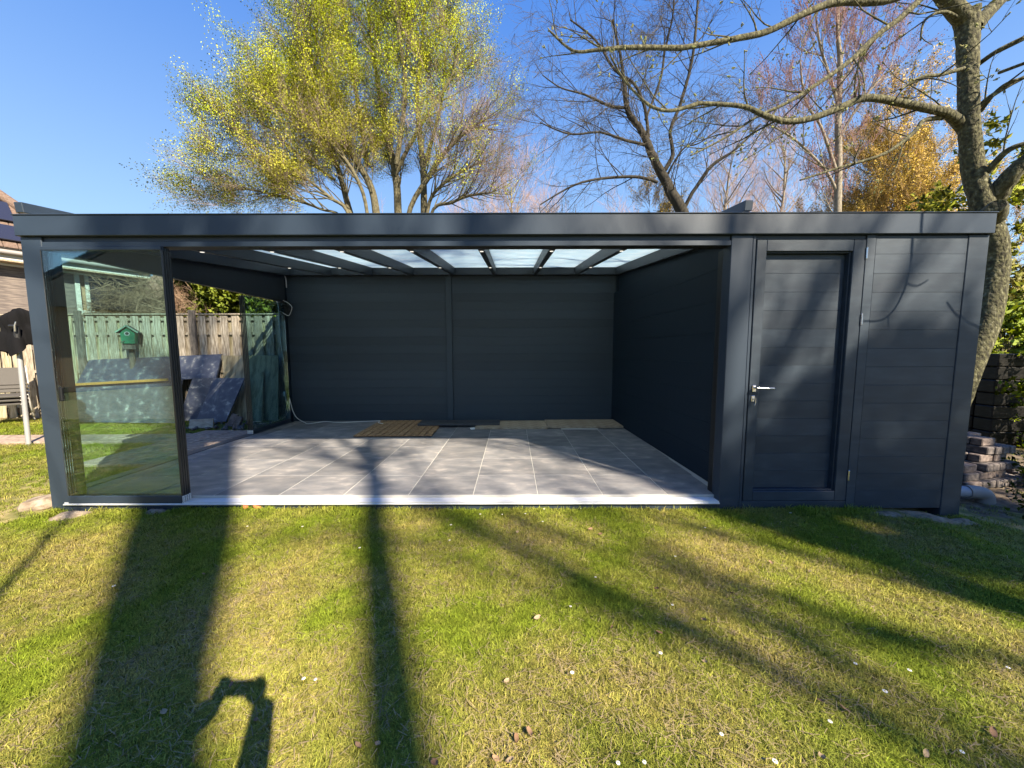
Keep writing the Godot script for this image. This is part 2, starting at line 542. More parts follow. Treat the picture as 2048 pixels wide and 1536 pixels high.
	M.bark_mid = mat(C(1, 1, 1), 0.95, {"tex": ntex(70, 0.03, [[0.2, C(0.05, 0.043, 0.024)], [0.8, C(0.15, 0.135, 0.08)]]), "scale": Vector3(2, 1, 2)})
	M.twig = mat(C(1, 1, 1), 0.9, {"vc": true})
	M.leaf = mat(C(1, 1, 1), 0.6, {"vc": true, "back": Color(0.7, 0.7, 0.35), "spec": 0.3})
	M.blade = mat(C(1, 1, 1), 0.65, {"vc": true, "back": Color(0.35, 0.35, 0.2), "spec": 0.25})
	M.dry = mat(C(1, 1, 1), 0.8, {"vc": true})
	M.rubber = mat(C(0.015, 0.015, 0.016), 0.5)
	M.skin = mat(C(0.46, 0.28, 0.20), 0.5)
	M.coat = mat(C(0.03, 0.035, 0.05), 0.9)

# ---------------------------------------------------------------- the garden room
const BACK := -3.72
const FLOOR := 0.085

func roof_y(z: float) -> float:   # underside of the rafters
	return 2.378 - 0.1155 * z

func side_x(z: float) -> float:   # the inner right wall is not quite square to the front
	return lerpf(6.06, 6.14, clampf((z + 0.12) / (BACK + 0.12), 0, 1))

func wall_boards(parent: Node, a: Vector3, w: float, y0: float, y1: float, pitch: float, thick: float, kind: String) -> void:
	var y := y0
	while y < y1 - 0.01:
		var h := minf(pitch, y1 - y)
		put("board", plank(Vector3(w, h - 0.0006, thick), 0.0016 if kind == "board" else 0.0012), M["%s%d" % [kind, rng.randi() % 3]], parent, Transform3D(Basis(), Vector3(a.x + w * 0.5, y + h * 0.5, a.z + rr(-0.0007, 0.0007))))
		y += pitch

func pavilion() -> void:
	var t := thing("garden_room", "long anthracite flat-roofed garden room with open glass veranda and closed shed end", "garden room")
	# roof edge
	boxp("fascia", t, M.alu, Vector3(-0.005, 2.378, -0.04), Vector3(8.2, 2.543, 0.03), 0.004)
	boxp("fascia_cap", t, M.alu, Vector3(-0.012, 2.543, -0.10), Vector3(8.207, 2.552, 0.038), 0.003)
	boxp("soffit", t, M.beam, Vector3(0.0, 2.384, -0.20), Vector3(8.195, 2.42, -0.041), 0.002)
	boxp("fascia", t, M.alu, Vector3(8.155, 2.378, -3.9), Vector3(8.2, 2.543, -0.042), 0.004)
	boxp("shed_roof", t, M.beam, Vector3(6.25, 2.45, -3.9), Vector3(8.15, 2.53, -0.05))
	# posts
	boxp("post", t, M.alu, Vector3(0, -0.15, -0.15), Vector3(0.175, 2.376, 0), 0.004)
	boxp("post", t, M.alu, Vector3(6.018, -0.2, -0.12), Vector3(6.20, 2.376, 0), 0.004)
	boxp("post_cover", t, M.alu, Vector3(6.203, -0.2, -0.08), Vector3(6.228, 2.376, -0.004), 0.003)
	boxp("post", t, M.board0, Vector3(8.022, -0.32, -0.15), Vector3(8.195, 2.376, 0), 0.004)
	boxp("lintel", t, M.alu, Vector3(0.177, 2.337, -0.12), Vector3(6.016, 2.376, -0.016), 0.002)
	boxp("lintel_band", t, M.alu, Vector3(0.177, 2.293, -0.012), Vector3(6.016, 2.336, 0.0), 0.003)
	boxp("rail_channel", t, M.black, Vector3(0.177, 2.296, -0.12), Vector3(6.016, 2.334, -0.014), 0.002)
	boxp("base_skirt", t, M.alu, Vector3(0.177, -0.3, -0.10), Vector3(6.016, 0.034, -0.004), 0.003)
	var tr := boxp("floor_track", t, M.silver, Vector3(0.13, 0.036, -0.078), Vector3(6.016, 0.05, 0.024), 0.003)
	for k in 5:
		boxp("track_rib", tr, M.silver, Vector3(0.14, 0.05, 0.014 - k * 0.0215), Vector3(6.01, 0.064, 0.019 - k * 0.0215), 0.0015)
	# rafters with their lights, roof panels between
	var slope := Basis(Vector3.RIGHT, atan(0.1155))
	var run := 3.62 / cos(atan(0.1155))
	for i in 9:
		var x := 0.085 + 0.75 * i
		var rf := MB.new()
		rf.box(Vector3(x, roof_y(-1.9) + 0.075, -1.9), Vector3(0.065, 0.15, run), slope, 0.004)
		var ro := part("rafter", rf, M.beam, t)
		if i > 0 and i < 8:
			for z in [-0.84, -2.39]:
				var sm := MB.new()
				var c := Vector3(x, roof_y(z), z)
				var dn := slope * Vector3.DOWN
				sm.tube([c - dn * 0.004, c + dn * 0.006], [0.021, 0.019], 14)
				part("spotlight", sm, M.lens, ro)
		if i < 8:
			var gm := MB.new()
			gm.box(Vector3(x + 0.375, roof_y(-1.9) + 0.142, -1.9), Vector3(0.69, 0.016, run), slope, 0.002)
			part("roof_panel", gm, M.opal, t)
	for sx in [-0.10, 6.205]:
		var em := MB.new()
		em.box(Vector3(sx, roof_y(-1.9) + 0.265, -1.9), Vector3(0.07, 0.085, run), slope, 0.004)
		part("roof_edge_profile", em, M.alu, t)
		var lm := MB.new()
		lm.box(Vector3(sx + (0.05 if sx < 1 else -0.05), roof_y(-1.9) + 0.20, -1.9), Vector3(0.022, 0.02, run), slope, 0.002)
		part("roof_edge_strip", lm, M.silver, t)
	boxp("back_beam", t, M.beam, Vector3(-0.15, 2.80, BACK - 0.1), Vector3(6.2, 2.99, -3.60), 0.004)
	# back wall
	boxp("back_wall", t, M.dark_wall, Vector3(-0.15, -0.1, BACK - 0.1), Vector3(6.25, 2.795, BACK - 0.025))
	wall_boards(t, Vector3(-0.06, 0, BACK - 0.012), 2.98, FLOOR, 2.80, 0.1605, 0.022, "inside")
	wall_boards(t, Vector3(3.036, 0, BACK - 0.012), 3.10, FLOOR, 2.80, 0.1605, 0.022, "inside")
	boxp("wall_post", t, M.inside1, Vector3(2.924, FLOOR, BACK + 0.0005), Vector3(3.034, 2.80, BACK + 0.03), 0.004)
	boxp("wall_post", t, M.dark_wall, Vector3(-0.15, FLOOR, BACK), Vector3(-0.04, 2.80, BACK + 0.10), 0.004)
	boxp("wall_post", t, M.dark_wall, Vector3(6.085, FLOOR, BACK + 0.0005), Vector3(6.15, 2.80, BACK + 0.05), 0.004)
	# inner right wall, slightly out of square
	var ang := atan2(0.08, 3.6)
	var y := FLOOR
	while y < 2.4:
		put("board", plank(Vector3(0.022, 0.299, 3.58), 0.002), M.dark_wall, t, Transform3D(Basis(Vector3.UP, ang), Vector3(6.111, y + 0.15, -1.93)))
		y += 0.3
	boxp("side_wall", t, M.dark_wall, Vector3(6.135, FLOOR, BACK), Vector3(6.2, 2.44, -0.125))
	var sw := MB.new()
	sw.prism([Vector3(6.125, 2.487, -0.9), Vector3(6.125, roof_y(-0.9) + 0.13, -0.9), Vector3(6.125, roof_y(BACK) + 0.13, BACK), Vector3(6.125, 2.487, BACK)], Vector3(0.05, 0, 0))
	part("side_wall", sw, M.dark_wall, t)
	boxp("wall_channel", t, M.black, Vector3(6.02, FLOOR, -0.2), Vector3(6.07, 2.29, -0.122), 0.003)
	# left side: header above the side glass, base strip
	var hd := MB.new()
	hd.prism([Vector3(-0.06, 2.31, -0.152), Vector3(-0.06, roof_y(-0.152) + 0.14, -0.152), Vector3(-0.06, roof_y(-3.6) + 0.14, -3.6), Vector3(-0.06, 2.31, -3.6)], Vector3(0.06, 0, 0))
	part("side_header", hd, M.beam, t)
	boxp("side_track", t, M.alu, Vector3(-0.13, 0.05, -3.62), Vector3(0.0, FLOOR + 0.004, -0.16), 0.003)
	boxp("base_skirt", t, M.alu, Vector3(-0.125, -0.3, -3.62), Vector3(-0.01, 0.048, -0.16), 0.003)
	# front: door, boarded wall, trims
	var d := boxp("door", t, M.dark_wall, Vector3(6.30, 0.14, -0.10), Vector3(7.07, 2.26, -0.085))
	var Y := 0.056
	boxp("door_stile", d, M.board0, Vector3(6.236, Y, -0.09), Vector3(6.322, 2.34, -0.002), 0.004)
	boxp("door_stile", d, M.board0, Vector3(7.058, Y, -0.09), Vector3(7.160, 2.34, -0.002), 0.004)
	boxp("door_rail", d, M.board1, Vector3(6.3225, 2.245, -0.09), Vector3(7.0575, 2.34, -0.003), 0.004)
	boxp("door_rail", d, M.board1, Vector3(6.3225, Y, -0.09), Vector3(7.0575, 0.145, -0.003), 0.004)
	for b in [[6.322, 0.145, 6.334, 2.245], [7.046, 0.145, 7.058, 2.245], [6.334, 2.233, 7.046, 2.245], [6.334, 0.145, 7.046, 0.157]]:
		boxp("door_bead", d, M.board2, Vector3(b[0], b[1], -0.08), Vector3(b[2], b[3], -0.024), 0.003)
	wall_boards(d, Vector3(6.335, 0, -0.074), 0.710, 0.158, 2.232, 0.1596, 0.02, "board")
	var hn := MB.new()
	hn.box(Vector3(6.276, 1.075, 0.004), Vector3(0.032, 0.062, 0.012), Basis(), 0.005)
	hn.tube([Vector3(6.276, 1.083, 0.005), Vector3(6.276, 1.083, 0.05)], [0.010, 0.010], 10)
	hn.tube([Vector3(6.268, 1.083, 0.05), Vector3(6.30, 1.083, 0.054), Vector3(6.36, 1.081, 0.056), Vector3(6.415, 1.080, 0.054)], [0.010, 0.0105, 0.0105, 0.0095], 10)
	part("door_handle", hn, M.chrome, d)
	var ky := MB.new()
	ky.box(Vector3(6.272, 0.985, 0.003), Vector3(0.03, 0.055, 0.01), Basis(), 0.005)
	ky.tube([Vector3(6.272, 0.985, 0.004), Vector3(6.272, 0.985, 0.02)], [0.009, 0.009], 10)
	ky.box(Vector3(6.272, 0.972, 0.03), Vector3(0.004, 0.045, 0.022), Basis(), 0.001)
	ky.box(Vector3(6.275, 0.945, 0.028), Vector3(0.004, 0.035, 0.012), Basis(Vector3.FORWARD, 0.3), 0.001)
	part("lock_with_key", ky, M.chrome, d)
	for y2 in [2.225, 1.67, 0.29]:
		boxp("hinge", d, M.chrome, Vector3(7.158, y2 - 0.05, -0.003), Vector3(7.172, y2 + 0.05, 0.012), 0.005)
	boxp("door_post", t, M.board1, Vector3(7.164, -0.06, -0.09), Vector3(7.243, 2.376, -0.002), 0.003)
	boxp("door_sill", t, M.board0, Vector3(6.229, -0.1, -0.09), Vector3(7.163, 0.052, -0.004), 0.003)
	boxp("door_head", t, M.board0, Vector3(6.229, 2.343, -0.09), Vector3(7.163, 2.376, -0.012), 0.003)
	boxp("front_wall", t, M.dark_wall, Vector3(7.245, -0.02, -0.1), Vector3(8.02, 2.376, -0.032))
	wall_boards(t, Vector3(7.246, 0, -0.018), 0.774, -0.015, 2.372, 0.1596, 0.024, "board")
	# outer right wall and its back
	boxp("shed_side_wall", t, M.board2, Vector3(8.13, -0.15, -3.8), Vector3(8.17, 2.376, -0.152))
	boxp("shed_back_wall", t, M.board2, Vector3(6.26, -0.1, -3.84), Vector3(8.12, 2.376, -3.8))
	boxp("veranda_back_wall", t, M.board2, Vector3(-0.15, -0.1, -3.87), Vector3(6.25, 2.99, -3.83))
	# floor tiles on their bed
	var fl := boxp("floor_bed", t, M.grout, Vector3(-0.005, -0.05, BACK + 0.002), Vector3(6.135, FLOOR - 0.003, -0.08), 0.0)
	var J := 1.396
	var zs := [-0.085, -0.622]
	for k in 5:
		zs.append(-0.622 - 0.6 * (k + 1))
	zs[6] = BACK + 0.004
	for k in zs.size() - 1:
		for i in range(-3, 9):
			var x0 := maxf(J + 0.6 * i, 0.001)
			var x1 := minf(J + 0.6 * (i + 1), side_x((zs[k] + zs[k + 1]) * 0.5) + 0.01)
			if x1 - x0 < 0.02:
				continue
			var s := Vector3(x1 - x0 - 0.007, 0.02, zs[k] - zs[k + 1] - 0.007)
			put("floor_tile", plank(s, 0.0025), M["tile%d" % (rng.randi() % 3)], fl, Transform3D(Basis(), Vector3((x0 + x1) * 0.5, FLOOR - 0.01 + rr(-0.0006, 0.0006), (zs[k] + zs[k + 1]) * 0.5)))
	# four front sliding panels pushed together at the left
	for k in 4:
		var z := 0.013 - 0.0215 * k
		var g := boxp("sliding_panel", t, M.glass, Vector3(0.185, 0.11, z - 0.004), Vector3(1.195, 2.275, z + 0.004), 0.0)
		boxp("bottom_rail", g, M.alu, Vector3(0.18, 0.052, z - 0.0085), Vector3(1.20, 0.122, z + 0.0085), 0.003)
		boxp("top_rail", g, M.alu, Vector3(0.18, 2.262, z - 0.0085), Vector3(1.20, 2.292, z + 0.0085), 0.003)
		boxp("edge_seal", g, M.seal, Vector3(1.1955, 0.123, z - 0.0085), Vector3(1.213, 2.261, z + 0.0075), 0.002)
		boxp("edge_seal", g, M.seal, Vector3(0.178, 0.123, z - 0.0085), Vector3(0.185, 2.261, z + 0.0075), 0.002)
		boxp("end_cap", g, M.cap, Vector3(1.201, 0.052, z - 0.0085), Vector3(1.216, 0.118, z + 0.0065), 0.003)
		if k == 0:
			boxp("handle", g, M.black, Vector3(0.225, 0.98, z + 0.005), Vector3(0.255, 1.10, z + 0.03), 0.006)
	# four side panels pushed together at the back
	for k in 4:
		var x := -0.02 - 0.0235 * k
		var g := boxp("sliding_panel", t, M.glass, Vector3(x - 0.004, 0.14, -3.58), Vector3(x + 0.004, 2.29, -2.60), 0.0)
		boxp("bottom_rail", g, M.alu, Vector3(x - 0.009, FLOOR + 0.006, -3.59), Vector3(x + 0.009, 0.155, -2.59), 0.003)
		boxp("edge_seal", g, M.seal, Vector3(x - 0.005, 0.156, -2.6), Vector3(x + 0.005, 2.28, -2.583), 0.002)
		boxp("edge_seal", g, M.seal, Vector3(x - 0.005, 0.156, -3.60), Vector3(x + 0.005, 2.28, -3.585), 0.002)
		boxp("end_cap", g, M.cap, Vector3(x - 0.009, FLOOR + 0.006, -2.589), Vector3(x + 0.0075, 0.15, -2.575), 0.003)

# a flat board leaning between two edges: bottom left, bottom right, top right, top left
func slab(q: Array, thick: float) -> MB:
	var m := MB.new()
	var nn: Vector3 = (q[1] - q[0]).cross(q[3] - q[0]).normalized()
	m.prism(q, -nn * thick)
	return m

func loose(called: String, mb: MB, mt: Material, label: String, cat: String, group := "") -> MeshInstance3D:
	var o := part(called, mb, mt)
	tag(o, label, cat, group)
	return o

func cable(P: Array, r: float, sub := 5) -> MB:
	var q := []
	for p in P:
		q.append([p[0], p[1], p[2], r])
	var cv := curve(q, sub)
	var m := MB.new()
	m.tube(cv[0], cv[1], 6)
	return m

func inside_things() -> void:
	# slatted wooden panel lying on the tiles, a dark board across it, two pale planks along the back wall
	var t := thing("slatted_panel", "square slatted brown wooden panel lying on the tiles before the back wall", "wooden panel", Vector3(2.29, FLOOR, -2.99), 0.02)
	for i in 5:
		put("batten", plank(Vector3(1.20, 0.014, 0.05), 0.002), M.slat, t, Transform3D(Basis(), Vector3(0, 0.008, -0.55 + i * 0.275)))
	for i in 11:
		put("slat", plank(Vector3(0.098, 0.014, 1.26), 0.003), M.slat, t, Transform3D(Basis(Vector3.UP, rr(-0.004, 0.004)), Vector3(-0.555 + i * 0.111, 0.0225, 0)))
	var m := MB.new()
	m.box(Vector3(3.22, FLOOR + 0.052, -3.25), Vector3(1.43, 0.035, 0.36), Basis(Vector3.UP, 0.02), 0.006)
	loose("dark_board", m, M.darkboard, "dark grey board lying across the slatted panel, against the back wall", "board")
	m = MB.new()
	m.box(Vector3(4.14, FLOOR + 0.019, -3.22), Vector3(1.24, 0.034, 0.62), Basis(Vector3.UP, 0.015), 0.004)
	loose("pale_plank", m, M.pale, "pale weathered plank under the end of the dark board, along the back wall", "plank", "pale planks on the veranda floor")
	m = MB.new()
	m.box(Vector3(5.41, FLOOR + 0.03, -3.25), Vector3(1.29, 0.034, 0.62), Basis(Vector3.UP, 0.01), 0.004)
	loose("pale_plank", m, M.pale, "pale weathered plank in the corner of the back wall and dark side wall", "plank", "pale planks on the veranda floor")
	m = MB.new()
	m.box(Vector3(5.30, FLOOR + 0.006, -2.92), Vector3(0.62, 0.012, 0.04), Basis(), 0.002)
	loose("white_strip", m, M.white_wood, "thin white strip sticking out under the corner plank", "strip")
	m = MB.new()
	m.box(Vector3(3.49, FLOOR + 0.014, -2.93), Vector3(0.09, 0.028, 0.07), Basis(Vector3.UP, 0.4), 0.008)
	loose("white_scrap", m, M.white, "small white scrap on the tiles in front of the dark board", "scrap")
	# cables in the back left corner
	m = cable([[-0.07, 2.80, -3.60], [-0.10, 2.55, -3.58], [-0.145, 2.33, -3.585], [-0.14, 2.15, -3.59], [-0.145, 1.95, -3.59], [-0.135, 1.53, -3.595], [-0.11, 1.25, -3.60], [-0.09, 1.06, -3.60], [-0.05, 0.72, -3.60], [-0.01, 0.48, -3.60], [0.04, 0.28, -3.59], [0.12, 0.16, -3.58], [0.30, FLOOR + 0.012, -3.5], [0.42, FLOOR + 0.006, -3.42], [0.60, FLOOR + 0.006, -3.62], [0.80, FLOOR + 0.006, -3.56], [1.0, FLOOR + 0.006, -3.52], [1.20, FLOOR + 0.006, -3.60], [1.5, FLOOR + 0.006, -3.66], [1.64, FLOOR + 0.02, -3.62], [1.70, FLOOR + 0.036, -3.5], [1.72, FLOOR + 0.036, -3.36], [1.84, FLOOR + 0.036, -3.26]], 0.0065, 6)
	loose("white_cable", m, M.white, "white cable hanging down the back left corner and snaking over the tiles", "cable")
	m = cable([[-0.02, 2.84, -3.63], [0.02, 2.74, -3.62], [0.025, 2.62, -3.62], [0.025, 2.58, -3.62]], 0.008, 4)
	loose("cable_end", m, M.cap, "short grey cable end hanging from the back beam beside the white cable", "cable")
	m = MB.new()
	m.box(Vector3(-0.045, 2.63, -3.62), Vector3(0.05, 0.035, 0.04), Basis(Vector3.FORWARD, 0.3), 0.008)
	loose("cable_clip", m, M.cap, "small grey clip between the two cables under the back beam", "clip")
	m = cable([[-0.12, 2.28, -3.58], [-0.06, 2.36, -3.57], [0.05, 2.33, -3.56], [0.13, 2.27, -3.55], [0.15, 2.20, -3.55], [0.10, 2.09, -3.56], [0.05, 2.06, -3.57], [-0.02, 2.11, -3.58], [-0.10, 2.13, -3.58], [-0.13, 2.20, -3.59], [-0.08, 2.31, -3.57], [0.06, 2.28, -3.555], [0.12, 2.2, -3.55], [0.04, 2.1, -3.57], [-0.1, 2.17, -3.58], [-0.05, 2.26, -3.56], [0.08, 2.24, -3.55], [0.06, 2.13, -3.56], [-0.08, 2.2, -3.58]], 0.011, 5)
	m.box(Vector3(0.0, 2.19, -3.60), Vector3(0.20, 0.16, 0.04), Basis(Vector3.FORWARD, 0.35), 0.02)
	var coil := loose("coiled_cable", m, M.black, "coil of black cable hanging beside the white cable in the back corner", "cable")
	part("cable_loop", cable([[-0.13, 2.27, -3.55], [-0.08, 2.345, -3.54], [0.02, 2.33, -3.535], [0.12, 2.27, -3.53], [0.158, 2.21, -3.53], [0.13, 2.13, -3.535], [0.085, 2.065, -3.54], [0.02, 2.09, -3.545], [-0.05, 2.13, -3.55], [-0.12, 2.14, -3.555]], 0.0055, 5), M.cap, coil)
	m = MB.new()
	m.box(Vector3(-0.105, 0.62, -3.585), Vector3(0.06, 0.10, 0.05), Basis(), 0.012)
	m.tube([Vector3(-0.09, 0.58, -3.57), Vector3(-0.08, 0.50, -3.56)], [0.016, 0.012], 8)
	loose("wall_socket", m, M.cap, "small grey socket on the corner post low beside the white cable", "socket")

func left_side() -> void:
	# timber fence
	var fz := -4.6
	var t := thing("timber_fence", "weathered grey-brown closed timber fence of vertical boards behind the loose sheets", "fence", Vector3(0, 0, fz))
	for i in 33:
		var x := -7.30 + 0.234 * i
		var h := 2.17 + rr(-0.008, 0.008)
		put("board", plank(Vector3(0.158 , 2.17, 0.018), 0.003), M["fence%d" % (rng.randi() % 3)], t, Transform3D(Basis(Vector3.FORWARD, rr(-0.004, 0.004)), Vector3(x, h * 0.5, 0.02)))
		put("rear_board", plank(Vector3(0.158, 2.15, 0.018), 0.003), M["fence%d" % (rng.randi() % 3)], t, Transform3D(Basis(), Vector3(x + 0.117, 1.075, -0.042)))
	for y in [0.25, 1.0, 1.80, 2.10]:
		boxp("rail", t, M.fence2, Vector3(-7.45, y - 0.03, -0.032), Vector3(0.35, y + 0.03, 0.010))
	boxp("cap_rail", t, M.fence2, Vector3(-7.45, 2.185, -0.07), Vector3(0.35, 2.215, 0.055), 0.006)
	for x in [-7.3, -4.92, -2.55, -0.2]:
		var pm := MB.new()
		pm.box(Vector3(x, 1.13, 0.065), Vector3(0.125, 2.30, 0.07), Basis(), 0.012)
		part("post", pm, M.post, t)
	# bird house on its grey wooden post
	t = thing("bird_house", "small green wooden bird house with pitched dark roof against the fence", "bird house", Vector3(-3.72, 1.585, -4.38), 0.55)
	var m := MB.new()
	m.prism([Vector3(-0.095, 0, 0.1), Vector3(0.095, 0, 0.1), Vector3(0.105, 0.21, 0.1), Vector3(0, 0.345, 0.1), Vector3(-0.105, 0.21, 0.1)], Vector3(0, 0, -0.17))
	part("box", m, M.green, t)
	for s in [-1.0, 1.0]:
		m = MB.new()
		m.box(Vector3(s * 0.078, 0.287, 0.01), Vector3(0.022, 0.225, 0.26), Basis(Vector3.BACK, s * 0.87), 0.003)
		part("roof_slope", m, M.felt, t)
		m = MB.new()
		m.box(Vector3(s * 0.078, 0.294, 0.142), Vector3(0.026, 0.23, 0.008), Basis(Vector3.BACK, s * 0.87), 0.002)
		part("roof_edging", m, mat(C(0.22, 0.34, 0.26), 0.6), t)
	m = MB.new()
	for k in 16:
		var a := TAU * k / 16
		var b := TAU * (k + 1) / 16
		m.box(Vector3(0.035 * cos(a) - 0.005, 0.20 + 0.035 * sin(a), 0.102), Vector3(0.012, 0.015, 0.006), Basis(Vector3.BACK, a))
	part("hole_ring", m, M.cap, t)
	m = MB.new()
	m.tube([Vector3(-0.005, 0.20, 0.098), Vector3(-0.005, 0.20, 0.103)], [0.029, 0.029], 16)
	part("hole", m, M.black, t)
	m = MB.new()
	m.tube([Vector3(-0.05, 0.05, 0.10), Vector3(-0.09, 0.02, 0.17)], [0.008, 0.007], 8)
	part("perch", m, M.post, t)
	m = MB.new()
	m.box(Vector3(0.0, -0.06, 0.0), Vector3(0.19, 0.12, 0.14), Basis(), 0.006)
	part("bracket", m, M.post, t)
	m = MB.new()
	m.tube([Vector3(-3.79, 0.0, -4.45), Vector3(-3.76, 1.53, -4.44)], [0.05, 0.048], 12)
	loose("grey_post", m, M.post, "round grey post under the green bird house", "post")
	# sheets and boards leaning on the fence
	m = slab([Vector3(-4.80, 0.76, -4.28), Vector3(-1.93, 0.88, -4.28), Vector3(-1.96, 1.365, -4.50), Vector3(-4.74, 1.25, -4.50)], 0.03)
	loose("painted_sheet", m, M.slate, "long scuffed slate-blue sheet standing highest against the fence", "sheet", "scuffed blue sheets")
	m = slab([Vector3(-4.70, 0.02, -4.00), Vector3(-2.45, 0.02, -3.88), Vector3(-2.62, 0.86, -4.26), Vector3(-4.86, 0.76, -4.26)], 0.025)
	loose("painted_sheet", m, M.slate, "wide scuffed slate-blue sheet low in front, seen through the green glass", "sheet", "scuffed blue sheets")
	m = MB.new()
	m.box(Vector3(-3.86, 0.80, -4.20), Vector3(2.05, 0.05, 0.03), Basis(Vector3.BACK, 0.052), 0.003)
	loose("orange_lath", m, M.lath, "orange-brown lath lying along the top of the low blue sheet", "lath")
	m = slab([Vector3(-2.62, 0.02, -4.10), Vector3(-2.12, 0.02, -4.10), Vector3(-1.86, 0.885, -4.22), Vector3(-2.36, 0.885, -4.22)], 0.022)
	loose("painted_sheet", m, M.slate, "slanted narrow blue sheet just right of the sliding glass edge", "sheet", "scuffed blue sheets")
	m = slab([Vector3(-2.06, 0.02, -3.86), Vector3(-1.46, 0.05, -3.86), Vector3(-1.24, 0.885, -4.14), Vector3(-1.86, 0.885, -4.14)], 0.022)
	loose("painted_sheet", m, M.slate, "slanted scuffed blue sheet in front of the plywood", "sheet", "scuffed blue sheets")
	m = slab([Vector3(-1.62, 0.02, -4.12), Vector3(-0.62, 0.02, -4.12), Vector3(-0.76, 1.335, -4.46), Vector3(-1.93, 1.335, -4.46)], 0.02)
	loose("plywood_sheet", m, M.ply, "stained yellowish plywood sheet against the fence beside the veranda corner", "plywood")
	m = slab([Vector3(-1.0, 0.02, -3.98), Vector3(-0.86, 0.02, -3.98), Vector3(-0.98, 1.0, -4.3), Vector3(-1.13, 1.0, -4.3)], 0.018)
	loose("plywood_strip", m, M.ply, "narrow plywood strip leaning on the plywood sheet", "plywood")
	m = slab([Vector3(-1.80, 0.0, -3.42), Vector3(-1.45, 0.0, -3.53), Vector3(-1.50, 0.155, -3.62), Vector3(-1.86, 0.155, -3.52)], 0.03)
	loose("wood_offcut", m, M.pale, "pale wooden offcut on edge in front of the blue sheets", "offcut")
	for k in 2:
		m = MB.new()
		m.box(Vector3(-1.13 + 0.17 * k, 0.12 - 0.03 * k, -3.62 + 0.10 * k), Vector3(0.10, 0.24, 0.09), Basis.from_euler(Vector3(-0.25, 0.3, -0.35 + 0.1 * k)), 0.008)
		loose("brick", m, M.brick, ["brown brick leaning against the foot of the plywood, left of two", "brown brick leaning against the foot of the plywood, right of two"][k], "brick", "bricks beside the plywood")
	m = MB.new()
	for k in 60:
		var p := Vector3(rr(-1.9, -0.6), 0, rr(-3.95, -3.3))
		var s := rr(0.02, 0.07)
		m.box(p + Vector3(0, s * 0.3, 0), Vector3(s, s * 0.7, s * 1.2), Basis(rv().normalized(), rr(0, 3)), s * 0.2)
	var ru := part("rubble", m, M.brick2)
	ru.set_meta("kind", "stuff")
	tag(ru, "crumbled brick rubble and soil on the ground below the plywood", "rubble")
	# cantilever parasol, folded
	t = thing("folded_parasol", "folded black parasol drooping over its pale grey pole beside the fence", "parasol", Vector3(-3.305, 0, -2.33))
	m = MB.new()
	m.tube([Vector3(0, -0.02, 0), Vector3(0.02, 1.0, 0), Vector3(0.03, 1.60, 0)], [0.028, 0.028, 0.027], 12)
	part("pole", m, M.pole, t)
	m = MB.new()
	m.tube([Vector3(0.03, 1.60, 0), Vector3(0.035, 1.80, 0)], [0.033, 0.031], 12)
	m.tube([Vector3(0.0, 1.80, 0.05), Vector3(0.08, 1.80, 0.05)], [0.02, 0.02], 8)
	part("joint", m, M.rubber, t)
	m = MB.new()
	m.tube([Vector3(0.075, 1.72, 0.05), Vector3(0.09, 1.80, 0.06), Vector3(0.10, 1.86, 0.05)], [0.012, 0.012, 0.008], 6)
	part("crank", m, M.chrome, t)
	var rows := []
	for i in 12:
		var f := i / 11.0
		var row := []
		for k in 40:
			var a := TAU * k / 40
			var fold := 1.0 + 0.42 * sin(a * 5.0 + 2.0 * f) * f + 0.16 * sin(a * 9.0 + 5.0 * f)
			var rad := (0.13 + 0.07 * sin(f * 9.0) * (1.0 - f) + 0.19 * f) * fold
			var sag := 0.20 * sin(a * 3.0 + 0.7) * f + 0.05 * sin(f * 12.0)
			row.append(Vector3(-0.10 + rad * cos(a) * 1.05, 2.03 - 0.60 * f + sag * 0.45 + 0.05 * sin(a * 2.0), -0.14 + rad * 0.55 * sin(a)))
		rows.append(row)
	rows.reverse()
	m.v.clear()
	m = MB.new()
	m.ring_grid(rows, true)
	m.poly(rows[11], Vector3.UP)
	part("canopy", m, M.cloth, t)
	# stack of woven chairs
	for k in 3:
		var first := k == 0
		t = thing("garden_chair", ["grey woven garden chair at the bottom of the stack behind the parasol", "grey woven garden chair in the middle of the stack behind the parasol", "grey woven garden chair on top of the stack behind the parasol"][k], "chair", Vector3(-5.78, 0.0 + 0.075 * k, -3.86), 0.75, "stacked garden chairs")
		for s in [-1.0, 1.0]:
			m = MB.new()
			var x: float = s * 0.28
			var cv := curve([[x, 0.02, 0.30, 0.013], [x, 0.35, 0.27, 0.013], [x, 0.58, 0.22, 0.013], [x, 0.64, 0.10, 0.013], [x, 0.63, -0.15, 0.013], [x, 0.60, -0.25, 0.013]], 5)
			m.tube(cv[0], cv[1], 8)
			part("front_leg", m, M.frame, t)
			m = MB.new()
			cv = curve([[x * 1.05, 0.02, -0.33, 0.013], [x, 0.30, -0.22, 0.013], [x, 0.62, -0.25, 0.013], [x * 0.9, 0.98, -0.36, 0.013]], 5)
			m.tube(cv[0], cv[1], 8)
			part("rear_leg", m, M.frame, t)
			boxp("foot", t, M.rubber, Vector3(x - 0.018, 0.0, 0.28), Vector3(x + 0.018, 0.03, 0.32), 0.005)
			boxp("foot", t, M.rubber, Vector3(x * 1.05 - 0.018, 0.0, -0.35), Vector3(x * 1.05 + 0.018, 0.03, -0.31), 0.005)
		m = MB.new()
		for z in [-0.22, 0.22]:
			m.tube([Vector3(-0.28, 0.40, z), Vector3(0.28, 0.40, z)], [0.011, 0.011], 8)
		part("crossbar", m, M.frame, t)
		m = MB.new()
